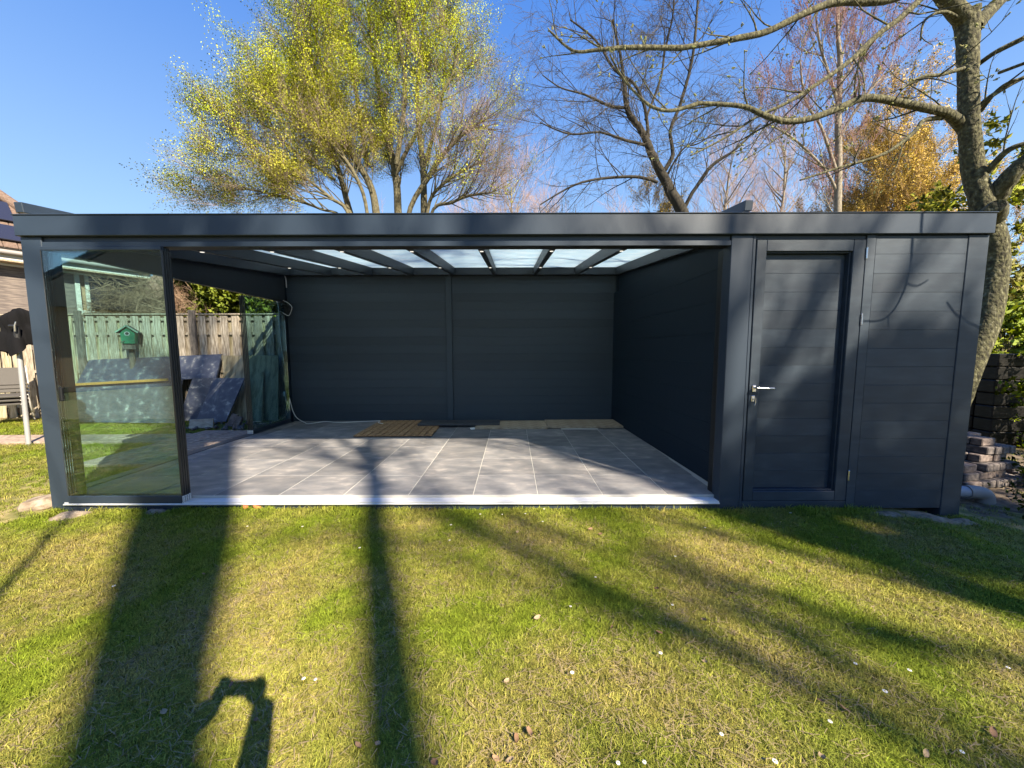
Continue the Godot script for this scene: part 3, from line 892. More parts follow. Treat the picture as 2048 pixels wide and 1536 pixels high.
		m.box(Vector3(0, 0.42, 0.0), Vector3(0.50, 0.025, 0.48), Basis(Vector3.RIGHT, 0.05), 0.01)
		part("seat", m, M.weave, t)
		m = MB.new()
		m.box(Vector3(0, 0.78, -0.305), Vector3(0.50, 0.36, 0.022), Basis(Vector3.RIGHT, -0.28), 0.01)
		part("backrest", m, M.weave, t)
	# neighbour's house at an angle beyond the fence: wall runs from a to b
	t = thing("neighbouring_house", "neighbour's house clad in dark weathered boards with solar panels on the roof", "house")
	var o := Vector3(-7.4, 0, -5.0)
	var dd := Vector3(0.471, 0, -0.882)
	var nn := Vector3(0.882, 0, 0.471)
	var bas := Basis(dd, Vector3.UP, nn)
	var put_box := func(called: String, mt: Material, s0: float, s1: float, y0: float, y1: float, d0: float, d1: float) -> void:
		var q := MB.new()
		q.box(o + dd * (s0 + s1) * 0.5 + Vector3(0, (y0 + y1) * 0.5, 0) + nn * (d0 + d1) * 0.5, Vector3(s1 - s0, y1 - y0, d1 - d0), bas, 0.004)
		part(called, q, mt, t)
	put_box.call("wall", M.wall_brick, -3.0, 2.6, 0.0, 3.4, -0.3, -0.03)
	for i in 14:
		var q := MB.new()
		q.box(o + dd * -0.86 + Vector3(0, 1.42 + i * 0.148, 0) + nn * 0.0, Vector3(4.26, 0.158, 0.022), bas * Basis(Vector3.RIGHT, 0.10), 0.003)
		part("weatherboard", q, M.clad, t)
	put_box.call("corner_board", M.white_wood, 1.275, 1.36, 1.2, 3.36, -0.02, 0.05)
	put_box.call("window_sill", M.white_wood, 1.365, 2.35, 2.40, 2.47, -0.03, 0.07)
	put_box.call("window_frame", M.white_wood, 1.45, 1.52, 2.475, 3.36, -0.028, 0.03)
	put_box.call("window_pane", M.solar, 1.521, 2.35, 2.475, 3.36, -0.028, 0.0)
	put_box.call("soffit", M.pale, -3.0, 2.6, 3.41, 3.44, -0.02, 0.38)
	put_box.call("fascia_board", M.white_wood, -3.0, 2.6, 3.44, 3.60, 0.36, 0.385)
	put_box.call("vent_strip", M.cap, -3.0, 2.6, 3.36, 3.408, 0.002, 0.05)
	for k in 5:
		put_box.call("soffit_board", [M.roof_red, M.pale][k % 2], -3.0, 2.6, 3.605 + 0.02 * k, 3.622 + 0.02 * k, 0.30 - 0.05 * k, 0.40 - 0.02 * k)
	var gm := MB.new()
	gm.tube([o + dd * -3.0 + nn * 0.45 + Vector3(0, 3.60, 0), o + dd * 2.6 + nn * 0.45 + Vector3(0, 3.60, 0)], [0.055, 0.055], 10)
	part("gutter", gm, M.pipe_d, t)
	# roof: eave line e0-e1 rising to the hip point
	var e0 := o + dd * -3.0 + nn * 0.5 + Vector3(0, 3.68, 0)
	var e1 := o + dd * 1.5 + nn * 0.5 + Vector3(0, 3.68, 0)
	var up := (-nn * 0.80 + Vector3.UP * 0.75).normalized()
	var hip := e0 + up * 4.6 + dd * 2.2
	var rn := dd.cross(up).normalized()
	if rn.y < 0:
		rn = -rn
	m = MB.new()
	m.prism([e0, e1, hip, e0 + up * 4.6], -rn * 0.08)
	part("roof", m, M.roof_dark, t)
	m = MB.new()
	for r in 16:
		for c in 22:
			var p := e0 + up * (0.15 + r * 0.285) + dd * (0.1 + c * 0.2)
			if (p - e0).dot(dd) > 4.45 - (r * 0.285 + 0.2) * 0.5:
				continue
			m.box(p + rn * 0.025, Vector3(0.195, 0.03, 0.30), Basis(dd, rn, dd.cross(rn)) * Basis(Vector3.RIGHT, 0.06), 0.012)
	var rt := part("roof_tiles", m, M.roof_brown, t)
	rt.set_meta("kind", "stuff")
	m = MB.new()
	m.tube([e1 + rn * 0.06, hip + rn * 0.06], [0.11, 0.11], 8)
	part("hip_ridge", m, M.roof_brown, t)
	for q in [[3.50, 0.95, 1.72], [2.45, 0.95, 1.72], [3.66, 0.17, 0.74], [2.61, 0.17, 0.74], [3.0, 1.9, 2.7], [1.95, 1.9, 2.7]]:
		m = MB.new()
		m.box(e0 + dd * (q[0] - 0.52) + up * (q[1] + q[2]) * 0.5 + rn * 0.10, Vector3(1.03, 0.035, q[2] - q[1]), Basis(dd, rn, dd.cross(rn)), 0.006)
		part("solar_panel", m, M.solar, t)
	# terracotta roof of a shed farther back, bare shrub and evergreen hedge before it
	t = thing("far_shed", "low brick shed with terracotta tiled roof behind the bare shrub", "shed")
	boxp("wall", t, M.wall_brick, Vector3(-8.6, 0, -11.8), Vector3(-4.0, 3.2, -9.4))
	m = MB.new()
	m.prism([Vector3(-8.8, 3.15, -9.1), Vector3(-3.8, 3.15, -9.1), Vector3(-4.6, 4.6, -10.6), Vector3(-8.0, 4.6, -10.6)], Vector3(0, -0.1, -0.1))
	part("roof", m, M.roof_red, t)
	m = MB.new()
	for r in 9:
		for c in 26:
			m.box(Vector3(-8.6 + c * 0.19 + 0.02 * r, 3.26 + r * 0.155, -9.14 - r * 0.16), Vector3(0.18, 0.03, 0.23), Basis(Vector3.RIGHT, 0.75), 0.01)
	part("roof_tiles", m, M.roof_red, t).set_meta("kind", "stuff")

# ---------------------------------------------------------------- right side
func right_side() -> void:
	# brick pile beside the shed end
	var base := Vector3(9.35, ground(9.3, -0.7), -0.78)
	var n := 0
	var t := thing("brick_pile", "stepped pile of dark used paving bricks beside the shed's right end", "brick pile", base, 0.22)
	var rowlens := [6, 6, 5, 4, 4, 3]
	for layer in 6:
		var y := 0.05 + layer * 0.083
		for i in rowlens[layer]:
			for j in 2:
				var hx := layer % 2 == 0
				var s := Vector3(0.098, 0.08, 0.20) if hx else Vector3(0.20, 0.08, 0.098)
				var x: float = (-0.26 + layer * 0.05) + i * 0.104 if hx else (-0.20 + layer * 0.04) + (i / 2) * 0.208
				var z: float = -0.12 + j * 0.212 - layer * 0.02 if hx else -0.21 + (i % 2) * 0.21 + j * 0.103 - layer * 0.02
				if not hx and i / 2 > 1:
					continue
				put("brick", plank(s, 0.008), [M.brick, M.brick2][(n * 7 + layer) % 2], t, Transform3D(Basis(Vector3.UP, rr(-0.05, 0.05)), Vector3(x + rr(-0.006, 0.006), y, z + rr(-0.012, 0.012))))
				n += 1
	for k in 3:
		put("brick", plank(Vector3(0.20, 0.08, 0.10), 0.008), [M.brick, M.brick2][k % 2], t, Transform3D(Basis(Vector3.UP, -0.1 + 0.06 * k), Vector3(-0.42 + 0.02 * k, 0.05 + 0.083 * k, 0.13 - 0.03 * k)))
		put("brick", plank(Vector3(0.20, 0.08, 0.10), 0.008), [M.brick2, M.brick][k % 2], t, Transform3D(Basis(Vector3.UP, 0.05 * k), Vector3(-0.44 + 0.02 * k, 0.05 + 0.083 * k, -0.02)))
	for k in 5:
		var m := MB.new()
		m.box(Vector3(9.78 + 0.12 * (k % 3) + rr(-0.03, 0.03), ground(9.8, -0.7) + 0.05 + 0.07 * (k / 3), -0.85 + 0.2 * (k % 2)), Vector3(0.20, 0.08, 0.10), Basis.from_euler(Vector3(rr(-0.3, 0.3), rr(-0.8, 0.8), rr(-0.3, 0.3))), 0.008)
		loose("brick", m, M.brick2, "loose dark brick tumbled to the right of the stepped pile", "brick", "bricks tumbled beside the pile")
	# drain pipe
	t = thing("drain_pipe", "grey plastic drain pipe with a darker bend coming from under the shed", "pipe")
	var m := MB.new()
	m.tube([Vector3(8.05, 0.0, -0.42), Vector3(8.74, -0.005, -0.36)], [0.055, 0.055], 16)
	part("pipe", m, M.pipe, t)
	m = MB.new()
	var cv := curve([[8.70, -0.004, -0.363, 0.064], [8.80, -0.007, -0.355, 0.064], [8.87, -0.03, -0.35, 0.064], [8.89, -0.10, -0.348, 0.064], [8.89, -0.2, -0.348, 0.064]], 5)
	m.tube(cv[0], cv[1], 16)
	part("bend", m, M.pipe_d, t)
	# black sleeper wall
	t = thing("sleeper_wall", "raised bed wall of stacked black timber sleepers behind the brick pile", "sleeper wall", Vector3(11.06, 0, -2.0), -0.05)
	for k in 8:
		put("sleeper", plank(Vector3(2.6, 0.182, 0.22), 0.012), M.sleeper, t, Transform3D(Basis(Vector3.UP, rr(-0.006, 0.006)), Vector3(1.3 + rr(-0.012, 0.012), -0.05 + k * 0.188, -0.11)))
		put("sleeper", plank(Vector3(0.20, 0.182, 1.9), 0.012), M.sleeper, t, Transform3D(Basis(), Vector3(0.1, -0.05 + k * 0.188, -1.185)))
	# reed screen
	t = thing("reed_screen", "thin bamboo reed screen behind the black sleeper wall", "screen")
	m = MB.new()
	for k in 130:
		var x := 11.2 + k * 0.03
		m.tube([Vector3(x, 0.0, -3.4 + rr(-0.01, 0.01)), Vector3(x + rr(-0.015, 0.015), 2.05 + rr(-0.08, 0.08), -3.4 + rr(-0.01, 0.01))], [0.009, 0.008], 5)
	part("canes", m, M.bark_mid, t).set_meta("kind", "stuff")
	for y in [0.6, 1.5]:
		boxp("wire_rail", t, M.post, Vector3(11.15, y, -3.425), Vector3(15.1, y + 0.02, -3.415))

# ---------------------------------------------------------------- plants
func leafy(called: String, label: String, cat: String, base: Vector3, rad: Vector3, count: int, leaf: float, tint: Array, twigmat: Material, sd: int, per := 3) -> void:
	var t := thing(called, label, cat, base)
	rng.seed = sd
	var m := MB.new()
	for k in 14:
		var e := Vector3(rr(-0.8, 0.8) * rad.x, rad.y * rr(0.6, 1.5), rr(-0.7, 0.7) * rad.z)
		m.tube([Vector3(e.x * 0.2, 0, e.z * 0.2), e * 0.55 + Vector3(0, 0.05, 0), e], [0.018, 0.012, 0.005], 5, false)
	part("stem", m, twigmat, t)
	var sp := spray(sd + 1, 7, 0.35, 0.003, 0.9)
	var lm := leafset(sd + 2, sp[1], per, leaf, leaf * 0.7, [C(1, 1, 1), C(0.65, 0.72, 0.6)])
	var xf := []
	var cols := []
	for k in count:
		var d := rv()
		if d.length() > 1.0:
			d = d.normalized()
		d = d.normalized() * pow(d.length(), 0.45)
		var lump := 1.0 + 0.22 * sin(d.x * 7.0 + sd) * cos(d.y * 6.0 + d.z * 5.0)
		var p := Vector3(d.x * rad.x, rad.y + d.y * rad.y, d.z * rad.z) * lump
		p.y = maxf(p.y, 0.05)
		var b := along((d + rv() * 0.6 + Vector3(0, 0.4, 0)).normalized(), rr(0, TAU)).scaled(Vector3.ONE * rr(0.7, 1.3))
		xf.append(Transform3D(b, p))
		cols.append((tint[0] as Color).lerp(tint[1], rng.randf()))
	scatter("leaves", lm.mesh(), M.leaf, xf, cols, t)

func tree(called: String, label: String, limbs: Array, bark: Material, o: Dictionary, sd: int) -> Array:
	var t := thing(called, label, "tree")
	rng.seed = sd
	var tips := []
	var tm := MB.new()
	var bm := MB.new()
	for i in limbs.size():
		var cv := curve(limbs[i], 5)
		var pts: Array = cv[0]
		if o.get("knobbly", 0.0) > 0.0:
			for k in range(1, pts.size() - 1):
				pts[k] += rv() * o.knobbly * cv[1][k]
		(tm if i < o.get("trunks", 1) else bm).tube(pts, cv[1], 14 if cv[1][0] > 0.15 else (8 if cv[1][0] > 0.05 else 6), false)
		if not i in o.get("bare", []):
			sprout(bm, tips, pts, cv[1], o)
	part("trunk", tm, bark, t)
	part("branches", bm, o.get("twigbark", bark), t)
	return [t, tips]

func crown(t: Node3D, tips: Array, tw: MB, lf: MB, o: Dictionary) -> void:
	var xf := []
	var cols := []
	var lx := []
	var lc := []
	for e in tips:
		for k in o.get("per", 1):
			if rng.randf() > o.get("keep", 1.0):
				continue
			var p: Vector3 = e[0] + rv() * o.get("spread", 0.3)
			var d: Vector3 = (e[1] + rv() * 0.6 + Vector3(0, o.get("up", 0.3), 0)).normalized()
			var b := along(d, rr(0, TAU)).scaled(Vector3.ONE * o.get("size", 1.0) * rr(0.65, 1.2))
			var x := Transform3D(b, p)
			if rng.randf() < o.get("bare", 1.0):
				xf.append(x)
				cols.append((o.twig[0] as Color).lerp(o.twig[1], rng.randf()))
			if lf and (not o.has("leafy") or rng.randf() < o.leafy.call(p)):
				lx.append(x)
				var c: Color = (o.leaf[0] as Color).lerp(o.leaf[1], rng.randf())
				if o.has("olive"):
					c = c.lerp(o.leaf[2], clampf(o.olive.call(p) + rr(-0.2, 0.2), 0, 1))
				lc.append(c)
	if tw:
		scatter("twigs", tw.mesh(), M.twig, xf, cols, t)
	if lf and lx.size():
		scatter("leaves", lf.mesh(), M.leaf, lx, lc, t)

# a whole tree grown from one trunk; used for those far behind
func grown(called: String, label: String, base: Vector3, h: float, r: float, bark: Material, o: Dictionary, sd: int) -> Array:
	rng.seed = sd
	var limbs := []
	var P := []
	var lean: Vector3 = o.get("lean", Vector3.ZERO)
	for k in 6:
		var f := k / 5.0
		var w: float = o.get("wander", 0.02) * h
		P.append([base.x + lean.x * f * h + rr(-w, w) * f, base.y + h * f, base.z + lean.z * f * h + rr(-w, w) * f, r * (1.0 - 0.8 * f)])
	limbs.append(P)
	if o.has("fork"):
		limbs.append([[base.x - 0.1, base.y + h * 0.53, base.z, r * 0.56], [base.x - 0.18, base.y + h * 0.60, base.z + 0.1, r * 0.55], [base.x - 0.27, base.y + h * 0.72, base.z + 0.2, r * 0.52], [base.x - 0.7, base.y + h * 0.95, base.z + 0.1, r * 0.3]])
		limbs.append([[base.x + 0.05, base.y + h * 0.54, base.z, r * 0.5], [base.x + 0.14, base.y + h * 0.62, base.z - 0.1, r * 0.52], [base.x + 0.22, base.y + h * 0.75, base.z - 0.2, r * 0.4], [base.x + 0.8, base.y + h * 0.95, base.z - 0.1, r * 0.2]])
	return tree(called, label, limbs, bark, o, sd + 7)

func trees() -> void:
	var near := [
		[[10.04, -0.69, -1.78, 0.151], [10.20, 0.01, -1.83, 0.126], [10.33, 0.58, -1.83, 0.118], [10.46, 1.14, -1.83, 0.118], [10.67, 1.82, -1.88, 0.143], [10.75, 2.50, -1.93, 0.152], [10.65, 2.97, -1.93, 0.152], [10.55, 3.44, -1.98, 0.118], [10.44, 3.92, -2.03, 0.115], [10.33, 4.44, -2.03, 0.103], [10.31, 5.10, -2.08, 0.100], [10.31, 5.64, -2.13, 0.113], [10.26, 5.92, -2.13, 0.134]],
		[[10.30, 5.80, -2.13, 0.111], [9.94, 6.03, -2.08, 0.095], [9.59, 6.35, -2.03, 0.078], [9.08, 6.83, -1.93, 0.058], [8.57, 7.28, -1.83, 0.037]],
		[[10.37, 5.71, -2.13, 0.096], [10.61, 5.96, -2.18, 0.080], [10.95, 6.29, -2.23, 0.073], [11.44, 6.76, -2.33, 0.062], [12.05, 7.48, -2.43, 0.038]],
		[[10.71, 3.44, -1.98, 0.119], [10.68, 3.64, -1.83, 0.101], [10.74, 3.81, -1.73, 0.083], [10.87, 4.03, -1.53, 0.061], [11.17, 4.35, -1.33, 0.035]],
		[[10.42, 4.30, -2.07, 0.078], [10.21, 4.48, -2.05, 0.068], [9.89, 4.53, -1.93, 0.054], [9.56, 4.56, -1.88, 0.049], [9.15, 4.60, -1.83, 0.046], [8.64, 4.59, -1.73, 0.043], [8.26, 4.42, -1.63, 0.039], [7.83, 4.23, -1.53, 0.036], [7.50, 4.16, -1.48, 0.034], [7.23, 4.18, -1.43, 0.032], [6.88, 4.23, -1.33, 0.026], [6.56, 4.23, -1.28, 0.024], [6.30, 4.21, -1.23, 0.021]],
		[[6.30, 4.21, -1.23, 0.024], [5.94, 4.07, -1.13, 0.018], [5.70, 4.08, -1.08, 0.016], [5.49, 4.20, -1.03, 0.013], [5.32, 4.34, -0.98, 0.011], [5.19, 4.50, -0.93, 0.009]],
		[[9.77, 6.23, -2.03, 0.045], [9.42, 5.90, -1.93, 0.039], [9.12, 5.63, -1.88, 0.037], [8.80, 5.39, -1.83, 0.034], [8.40, 5.02, -1.73, 0.031], [7.94, 4.69, -1.63, 0.026], [7.52, 4.41, -1.53, 0.020], [7.11, 4.21, -1.48, 0.015], [6.72, 3.95, -1.43, 0.013], [6.29, 3.72, -1.38, 0.009]],
		[[9.64, 6.17, -2.03, 0.055], [8.89, 5.81, -1.83, 0.048], [8.19, 5.70, -1.73, 0.043], [7.73, 5.49, -1.63, 0.039], [7.23, 5.21, -1.53, 0.036], [6.75, 5.04, -1.43, 0.032], [6.11, 4.87, -1.33, 0.026]],
		[[6.11, 4.87, -1.33, 0.029], [5.49, 4.80, -1.23, 0.024], [5.14, 4.74, -1.18, 0.019], [4.84, 4.69, -1.13, 0.014], [4.57, 4.81, -1.03, 0.010]],
		[[9.91, 4.49, -1.97, 0.028], [9.62, 4.44, -1.93, 0.027], [9.46, 4.28, -1.88, 0.024], [9.17, 4.05, -1.83, 0.021], [8.87, 3.90, -1.78, 0.018], [8.38, 3.75, -1.73, 0.016], [7.80, 3.55, -1.63, 0.011]],
		[[10.43, 4.66, -2.03, 0.029], [10.49, 4.75, -1.93, 0.028], [10.75, 4.90, -1.83, 0.024], [10.99, 4.97, -1.73, 0.017]],
		[[10.43, 5.23, -2.08, 0.029], [10.46, 5.27, -1.93, 0.028], [10.62, 5.33, -1.78, 0.024], [10.84, 5.41, -1.63, 0.017]],
		[[10.53, 3.78, -1.93, 0.042], [10.52, 3.89, -1.83, 0.038], [10.54, 3.97, -1.73, 0.034], [10.65, 4.00, -1.63, 0.026]],
		[[10.47, 4.60, -2.03, 0.021], [10.52, 4.78, -1.93, 0.021], [10.57, 4.84, -1.83, 0.018], [10.75, 4.85, -1.73, 0.017]],
		[[10.30, 5.20, -2.08, 0.025], [9.77, 5.00, -1.93, 0.022], [9.41, 4.90, -1.83, 0.019], [9.12, 4.72, -1.78, 0.014]],
		[[10.30, 5.77, -2.13, 0.026], [9.87, 5.84, -2.03, 0.021], [9.51, 5.66, -1.93, 0.015], [9.42, 5.38, -1.88, 0.010]]]
	var bare := [
		[[8.53, -0.20, -5.82, 0.150], [8.46, 2.09, -5.83, 0.135], [8.43, 4.18, -5.83, 0.131], [8.23, 4.70, -5.83, 0.139], [7.85, 5.33, -5.83, 0.115], [7.58, 5.78, -5.83, 0.100], [7.41, 6.12, -5.83, 0.092], [7.23, 6.51, -5.83, 0.077], [6.95, 6.84, -5.83, 0.069], [6.85, 7.06, -5.83, 0.062], [6.77, 7.55, -5.83, 0.046], [6.69, 8.27, -5.93, 0.035], [6.49, 9.03, -5.93, 0.024]],
		[[7.73, 5.61, -5.83, 0.053], [7.95, 6.01, -5.83, 0.046], [7.87, 6.51, -5.83, 0.038], [8.06, 7.06, -5.83, 0.038], [8.26, 7.77, -5.83, 0.035], [8.31, 8.33, -5.73, 0.031], [8.35, 9.27, -5.73, 0.023], [8.32, 9.99, -5.63, 0.015]],
		[[8.22, 4.70, -5.83, 0.046], [8.41, 5.12, -5.73, 0.042], [8.79, 5.68, -5.63, 0.038], [9.24, 5.96, -5.53, 0.026], [9.71, 6.44, -5.43, 0.019]],
		[[7.61, 5.39, -5.83, 0.038], [7.16, 5.46, -5.73, 0.034], [6.43, 5.41, -5.63, 0.030], [5.61, 5.21, -5.53, 0.023], [4.80, 4.73, -5.43, 0.014]],
		[[7.29, 6.23, -5.83, 0.035], [6.79, 6.29, -5.73, 0.031], [6.18, 6.40, -5.63, 0.023], [5.48, 6.31, -5.53, 0.019], [4.79, 6.50, -5.43, 0.011]],
		[[6.86, 7.06, -5.83, 0.035], [6.43, 7.03, -5.73, 0.031], [5.83, 7.21, -5.63, 0.023], [5.25, 7.30, -5.53, 0.014], [4.85, 7.56, -5.53, 0.011]],
		[[7.37, 6.40, -5.83, 0.038], [7.27, 7.01, -5.83, 0.035], [7.02, 7.55, -5.83, 0.031], [6.55, 7.88, -5.83, 0.027], [6.08, 8.52, -5.83, 0.024], [5.50, 8.95, -5.83, 0.015]],
		[[7.79, 5.44, -5.83, 0.031], [7.91, 5.73, -5.73, 0.023], [8.14, 6.07, -5.63, 0.019], [8.44, 6.12, -5.53, 0.014], [9.04, 6.54, -5.43, 0.011]],
		[[7.28, 6.79, -5.83, 0.031], [7.60, 7.66, -5.83, 0.027], [7.69, 8.30, -5.83, 0.024], [7.84, 9.04, -5.83, 0.019], [7.86, 9.88, -5.83, 0.015]]]
	var pale := [
		[[16.53, -0.20, -10.87, 0.113], [16.38, 2.77, -10.84, 0.101], [16.33, 5.53, -10.83, 0.098], [16.25, 6.52, -10.83, 0.116], [16.16, 8.20, -10.83, 0.108], [16.01, 9.93, -10.83, 0.100], [15.95, 11.62, -10.83, 0.079], [15.77, 12.78, -10.83, 0.058], [15.70, 14.41, -10.83, 0.042]],
		[[16.15, 7.85, -10.83, 0.058], [15.70, 8.90, -10.83, 0.050], [15.38, 9.59, -10.83, 0.042], [14.78, 10.45, -10.83, 0.037], [14.50, 11.79, -10.83, 0.021]],
		[[16.09, 9.07, -10.83, 0.058], [16.53, 9.93, -10.83, 0.042], [17.10, 10.78, -10.83, 0.037], [17.76, 11.45, -10.83, 0.029]],
		[[16.00, 10.27, -10.83, 0.058], [15.51, 11.46, -10.83, 0.042], [15.18, 12.29, -10.83, 0.037], [14.92, 13.44, -10.83, 0.021]],
		[[16.22, 7.15, -10.83, 0.058], [15.68, 8.03, -10.83, 0.042], [14.50, 9.08, -10.83, 0.037], [13.56, 9.60, -10.83, 0.021]],
		[[15.97, 10.95, -10.83, 0.042], [16.64, 11.95, -10.83, 0.037], [17.30, 12.61, -10.83, 0.029]]]
	var mid := [
		[[0.13, -0.20, -7.96, 0.098], [-0.31, 2.44, -8.02, 0.088], [-0.45, 4.88, -8.03, 0.085], [-0.65, 5.53, -8.03, 0.093], [-0.90, 6.60, -8.03, 0.077], [-1.16, 7.44, -8.03, 0.062], [-1.30, 8.34, -7.83, 0.045], [-1.45, 9.60, -7.83, 0.027]],
		[[0.43, -0.20, -7.87, 0.120], [0.27, 2.41, -7.84, 0.107], [0.22, 4.82, -7.83, 0.104], [0.20, 5.46, -7.83, 0.112], [0.05, 6.23, -7.83, 0.094], [-0.49, 7.19, -7.83, 0.076], [-0.94, 8.41, -7.83, 0.056], [-1.23, 9.73, -7.83, 0.038], [-1.59, 10.90, -7.83, 0.024]],
		[[0.68, -0.20, -8.01, 0.123], [0.76, 2.46, -8.10, 0.110], [0.79, 4.91, -8.13, 0.107], [0.75, 5.57, -8.13, 0.115], [0.72, 6.50, -8.13, 0.106], [0.47, 7.82, -8.23, 0.088], [0.25, 9.00, -8.33, 0.068], [0.04, 10.32, -8.43, 0.050], [-0.06, 11.55, -8.43, 0.030]],
		[[1.05, -0.20, -7.87, 0.110], [1.47, 2.41, -7.84, 0.098], [1.61, 4.82, -7.83, 0.095], [1.60, 5.45, -7.83, 0.103], [1.60, 6.64, -7.83, 0.085], [1.51, 7.87, -7.83, 0.076], [1.49, 8.80, -7.83, 0.056], [1.66, 9.99, -7.83, 0.038], [1.76, 11.14, -7.83, 0.024]],
		[[0.87, -0.20, -7.74, 0.079], [1.11, 2.57, -7.58, 0.071], [1.19, 5.14, -7.53, 0.069], [1.88, 6.31, -7.43, 0.073], [2.33, 6.86, -7.33, 0.061], [2.90, 7.32, -7.23, 0.043], [3.45, 7.58, -7.13, 0.028]],
		[[1.66, 6.77, -7.83, 0.061], [2.00, 7.86, -7.83, 0.045], [2.18, 8.73, -7.93, 0.037], [2.25, 9.87, -8.03, 0.028], [2.13, 10.80, -8.03, 0.015]],
		[[0.36, -0.20, -7.74, 0.058], [0.13, 2.64, -7.58, 0.052], [0.06, 5.28, -7.53, 0.050], [-0.21, 6.32, -7.43, 0.050], [-0.75, 7.06, -7.33, 0.040], [-1.36, 7.52, -7.23, 0.032], [-1.76, 7.78, -7.13, 0.021]],
		[[0.15, -0.20, -7.69, 0.051], [-0.26, 2.55, -7.50, 0.046], [-0.40, 5.11, -7.43, 0.045], [-0.89, 5.68, -7.33, 0.043], [-1.63, 6.23, -7.23, 0.034], [-2.43, 6.57, -7.13, 0.026], [-2.96, 6.65, -7.03, 0.017]],
		[[0.04, -0.20, -7.78, 0.044], [-0.47, 2.52, -7.67, 0.039], [-0.64, 5.04, -7.63, 0.038], [-1.23, 5.41, -7.43, 0.036], [-2.08, 5.64, -7.23, 0.029], [-2.96, 5.80, -7.13, 0.021], [-3.49, 5.82, -7.03, 0.014]],
		[[1.11, -0.20, -7.78, 0.058], [1.59, 2.69, -7.67, 0.052], [1.74, 5.38, -7.63, 0.051], [2.22, 6.05, -7.43, 0.044], [2.87, 6.40, -7.33, 0.033], [3.44, 6.56, -7.13, 0.021]],
		[[0.72, 6.59, -8.03, 0.062], [1.31, 7.46, -7.83, 0.051], [1.80, 8.01, -7.63, 0.042], [2.47, 8.86, -7.53, 0.029], [2.70, 9.42, -7.43, 0.022]],
		[[-0.49, 7.19, -7.83, 0.055], [-1.06, 8.22, -7.63, 0.045], [-1.26, 8.92, -7.43, 0.035], [-1.44, 9.73, -7.33, 0.023]],
		[[-0.15, 6.97, -8.23, 0.078], [-0.46, 8.93, -8.43, 0.064], [-0.78, 10.62, -8.63, 0.049], [-0.98, 12.22, -8.73, 0.033]],
		[[0.86, 6.73, -7.73, 0.075], [1.22, 8.47, -7.53, 0.059], [1.15, 9.80, -7.43, 0.044], [1.08, 10.83, -7.33, 0.029]],
		[[-1.08, 6.93, -8.13, 0.047], [-1.68, 7.83, -8.23, 0.038], [-2.29, 8.59, -8.33, 0.032], [-2.69, 9.22, -8.43, 0.021]],
		[[-0.87, 6.28, -7.63, 0.045], [-1.72, 6.85, -7.43, 0.035], [-2.38, 7.45, -7.33, 0.029], [-2.49, 7.78, -7.23, 0.017]],
		[[1.16, -0.20, -7.69, 0.051], [1.68, 2.59, -7.50, 0.046], [1.86, 5.17, -7.43, 0.045], [2.53, 5.50, -7.23, 0.043], [3.09, 5.65, -7.13, 0.033], [3.64, 5.67, -7.03, 0.021]]]
	near.append_array([[[10.9, 6.35, -2.2, 0.03], [10.4, 6.7, -1.2, 0.024], [8.94, 5.18, 1.62, 0.016], [8.60, 4.31, 1.32, 0.012], [8.48, 3.69, 1.17, 0.0105], [8.46, 3.42, 1.14, 0.0095], [8.44, 3.13, 1.12, 0.0085], [8.38, 2.93, 1.10, 0.008], [8.29, 2.78, 1.08, 0.0075], [8.18, 2.71, 1.07, 0.007], [8.04, 2.70, 1.07, 0.006]], [[8.43, 3.06, 1.11, 0.007], [8.52, 3.05, 1.12, 0.0065], [8.61, 3.10, 1.12, 0.005]], [[10.5, 5.0, -1.9, 0.02], [10.4, 4.4, 0.0, 0.015], [9.80, 3.22, 1.32, 0.011], [9.17, 2.65, 1.07, 0.009], [8.94, 2.63, 1.02, 0.008], [8.80, 2.71, 1.02, 0.0075], [8.71, 2.82, 1.02, 0.006]], [[8.27, 2.77, 1.08, 0.006], [8.28, 2.65, 1.08, 0.004]]])
	# the near tree whose branches sweep over the roof
	var o := {"n": [2.6, 4.5, 5.0], "len": [1.05, 0.42, 0.17], "r": [0.013, 0.0062, 0.0036], "ang": 0.75, "up": 0.2, "wig": 0.16, "t0": 0.12, "trunks": 1, "bare": [0, 1, 3, 16, 17, 18, 19], "seg": 4, "knobbly": 0.05}
	var a := tree("leaning_tree", "large leaning tree with mottled bark and long bare budding branches behind the shed end", near, M.bark, o, 101)
	rng.seed = 77
	var bm := MB.new()
	for e in a[1]:
		if rng.randf() < 0.5:
			var d: Vector3 = e[1]
			bm.col = C(0.16, 0.15, 0.06).lerp(C(0.22, 0.24, 0.08), rng.randf())
			bm.box(e[0], Vector3(0.012, 0.035, 0.012), along(d, 0.3), 0.003)
			bm.box(e[0] + rv() * 0.015, Vector3(0.010, 0.03, 0.008), along((d + rv() * 0.8).normalized(), 0.3))
	part("buds", bm, M.twig, a[0]).set_meta("kind", "stuff")
	# burls and a cut stub on the trunk
	var st := MB.new()
	st.tube([Vector3(10.42, 3.15, -1.75), Vector3(10.28, 3.20, -1.60), Vector3(10.22, 3.20, -1.55)], [0.14, 0.10, 0.075], 10)
	part("cut_stub", st, M.bark, a[0])
	# dark bare tree
	o = {"n": [3.4, 5.0, 5.0], "len": [1.5, 0.8, 0.5], "r": [0.013, 0.0065, 0.004], "ang": 0.75, "up": 0.15, "droop": -0.7, "wig": 0.17, "trunks": 1, "seg": 5, "t0": 0.25, "knobbly": 0.15}
	a = tree("bare_tree", "dark crooked bare tree with fine drooping twigs rising behind the roof", bare, M.bark_dark, o, 202)
	var dsp := spray(27, 6, 0.62, 0.0028, 0.7, -0.22)
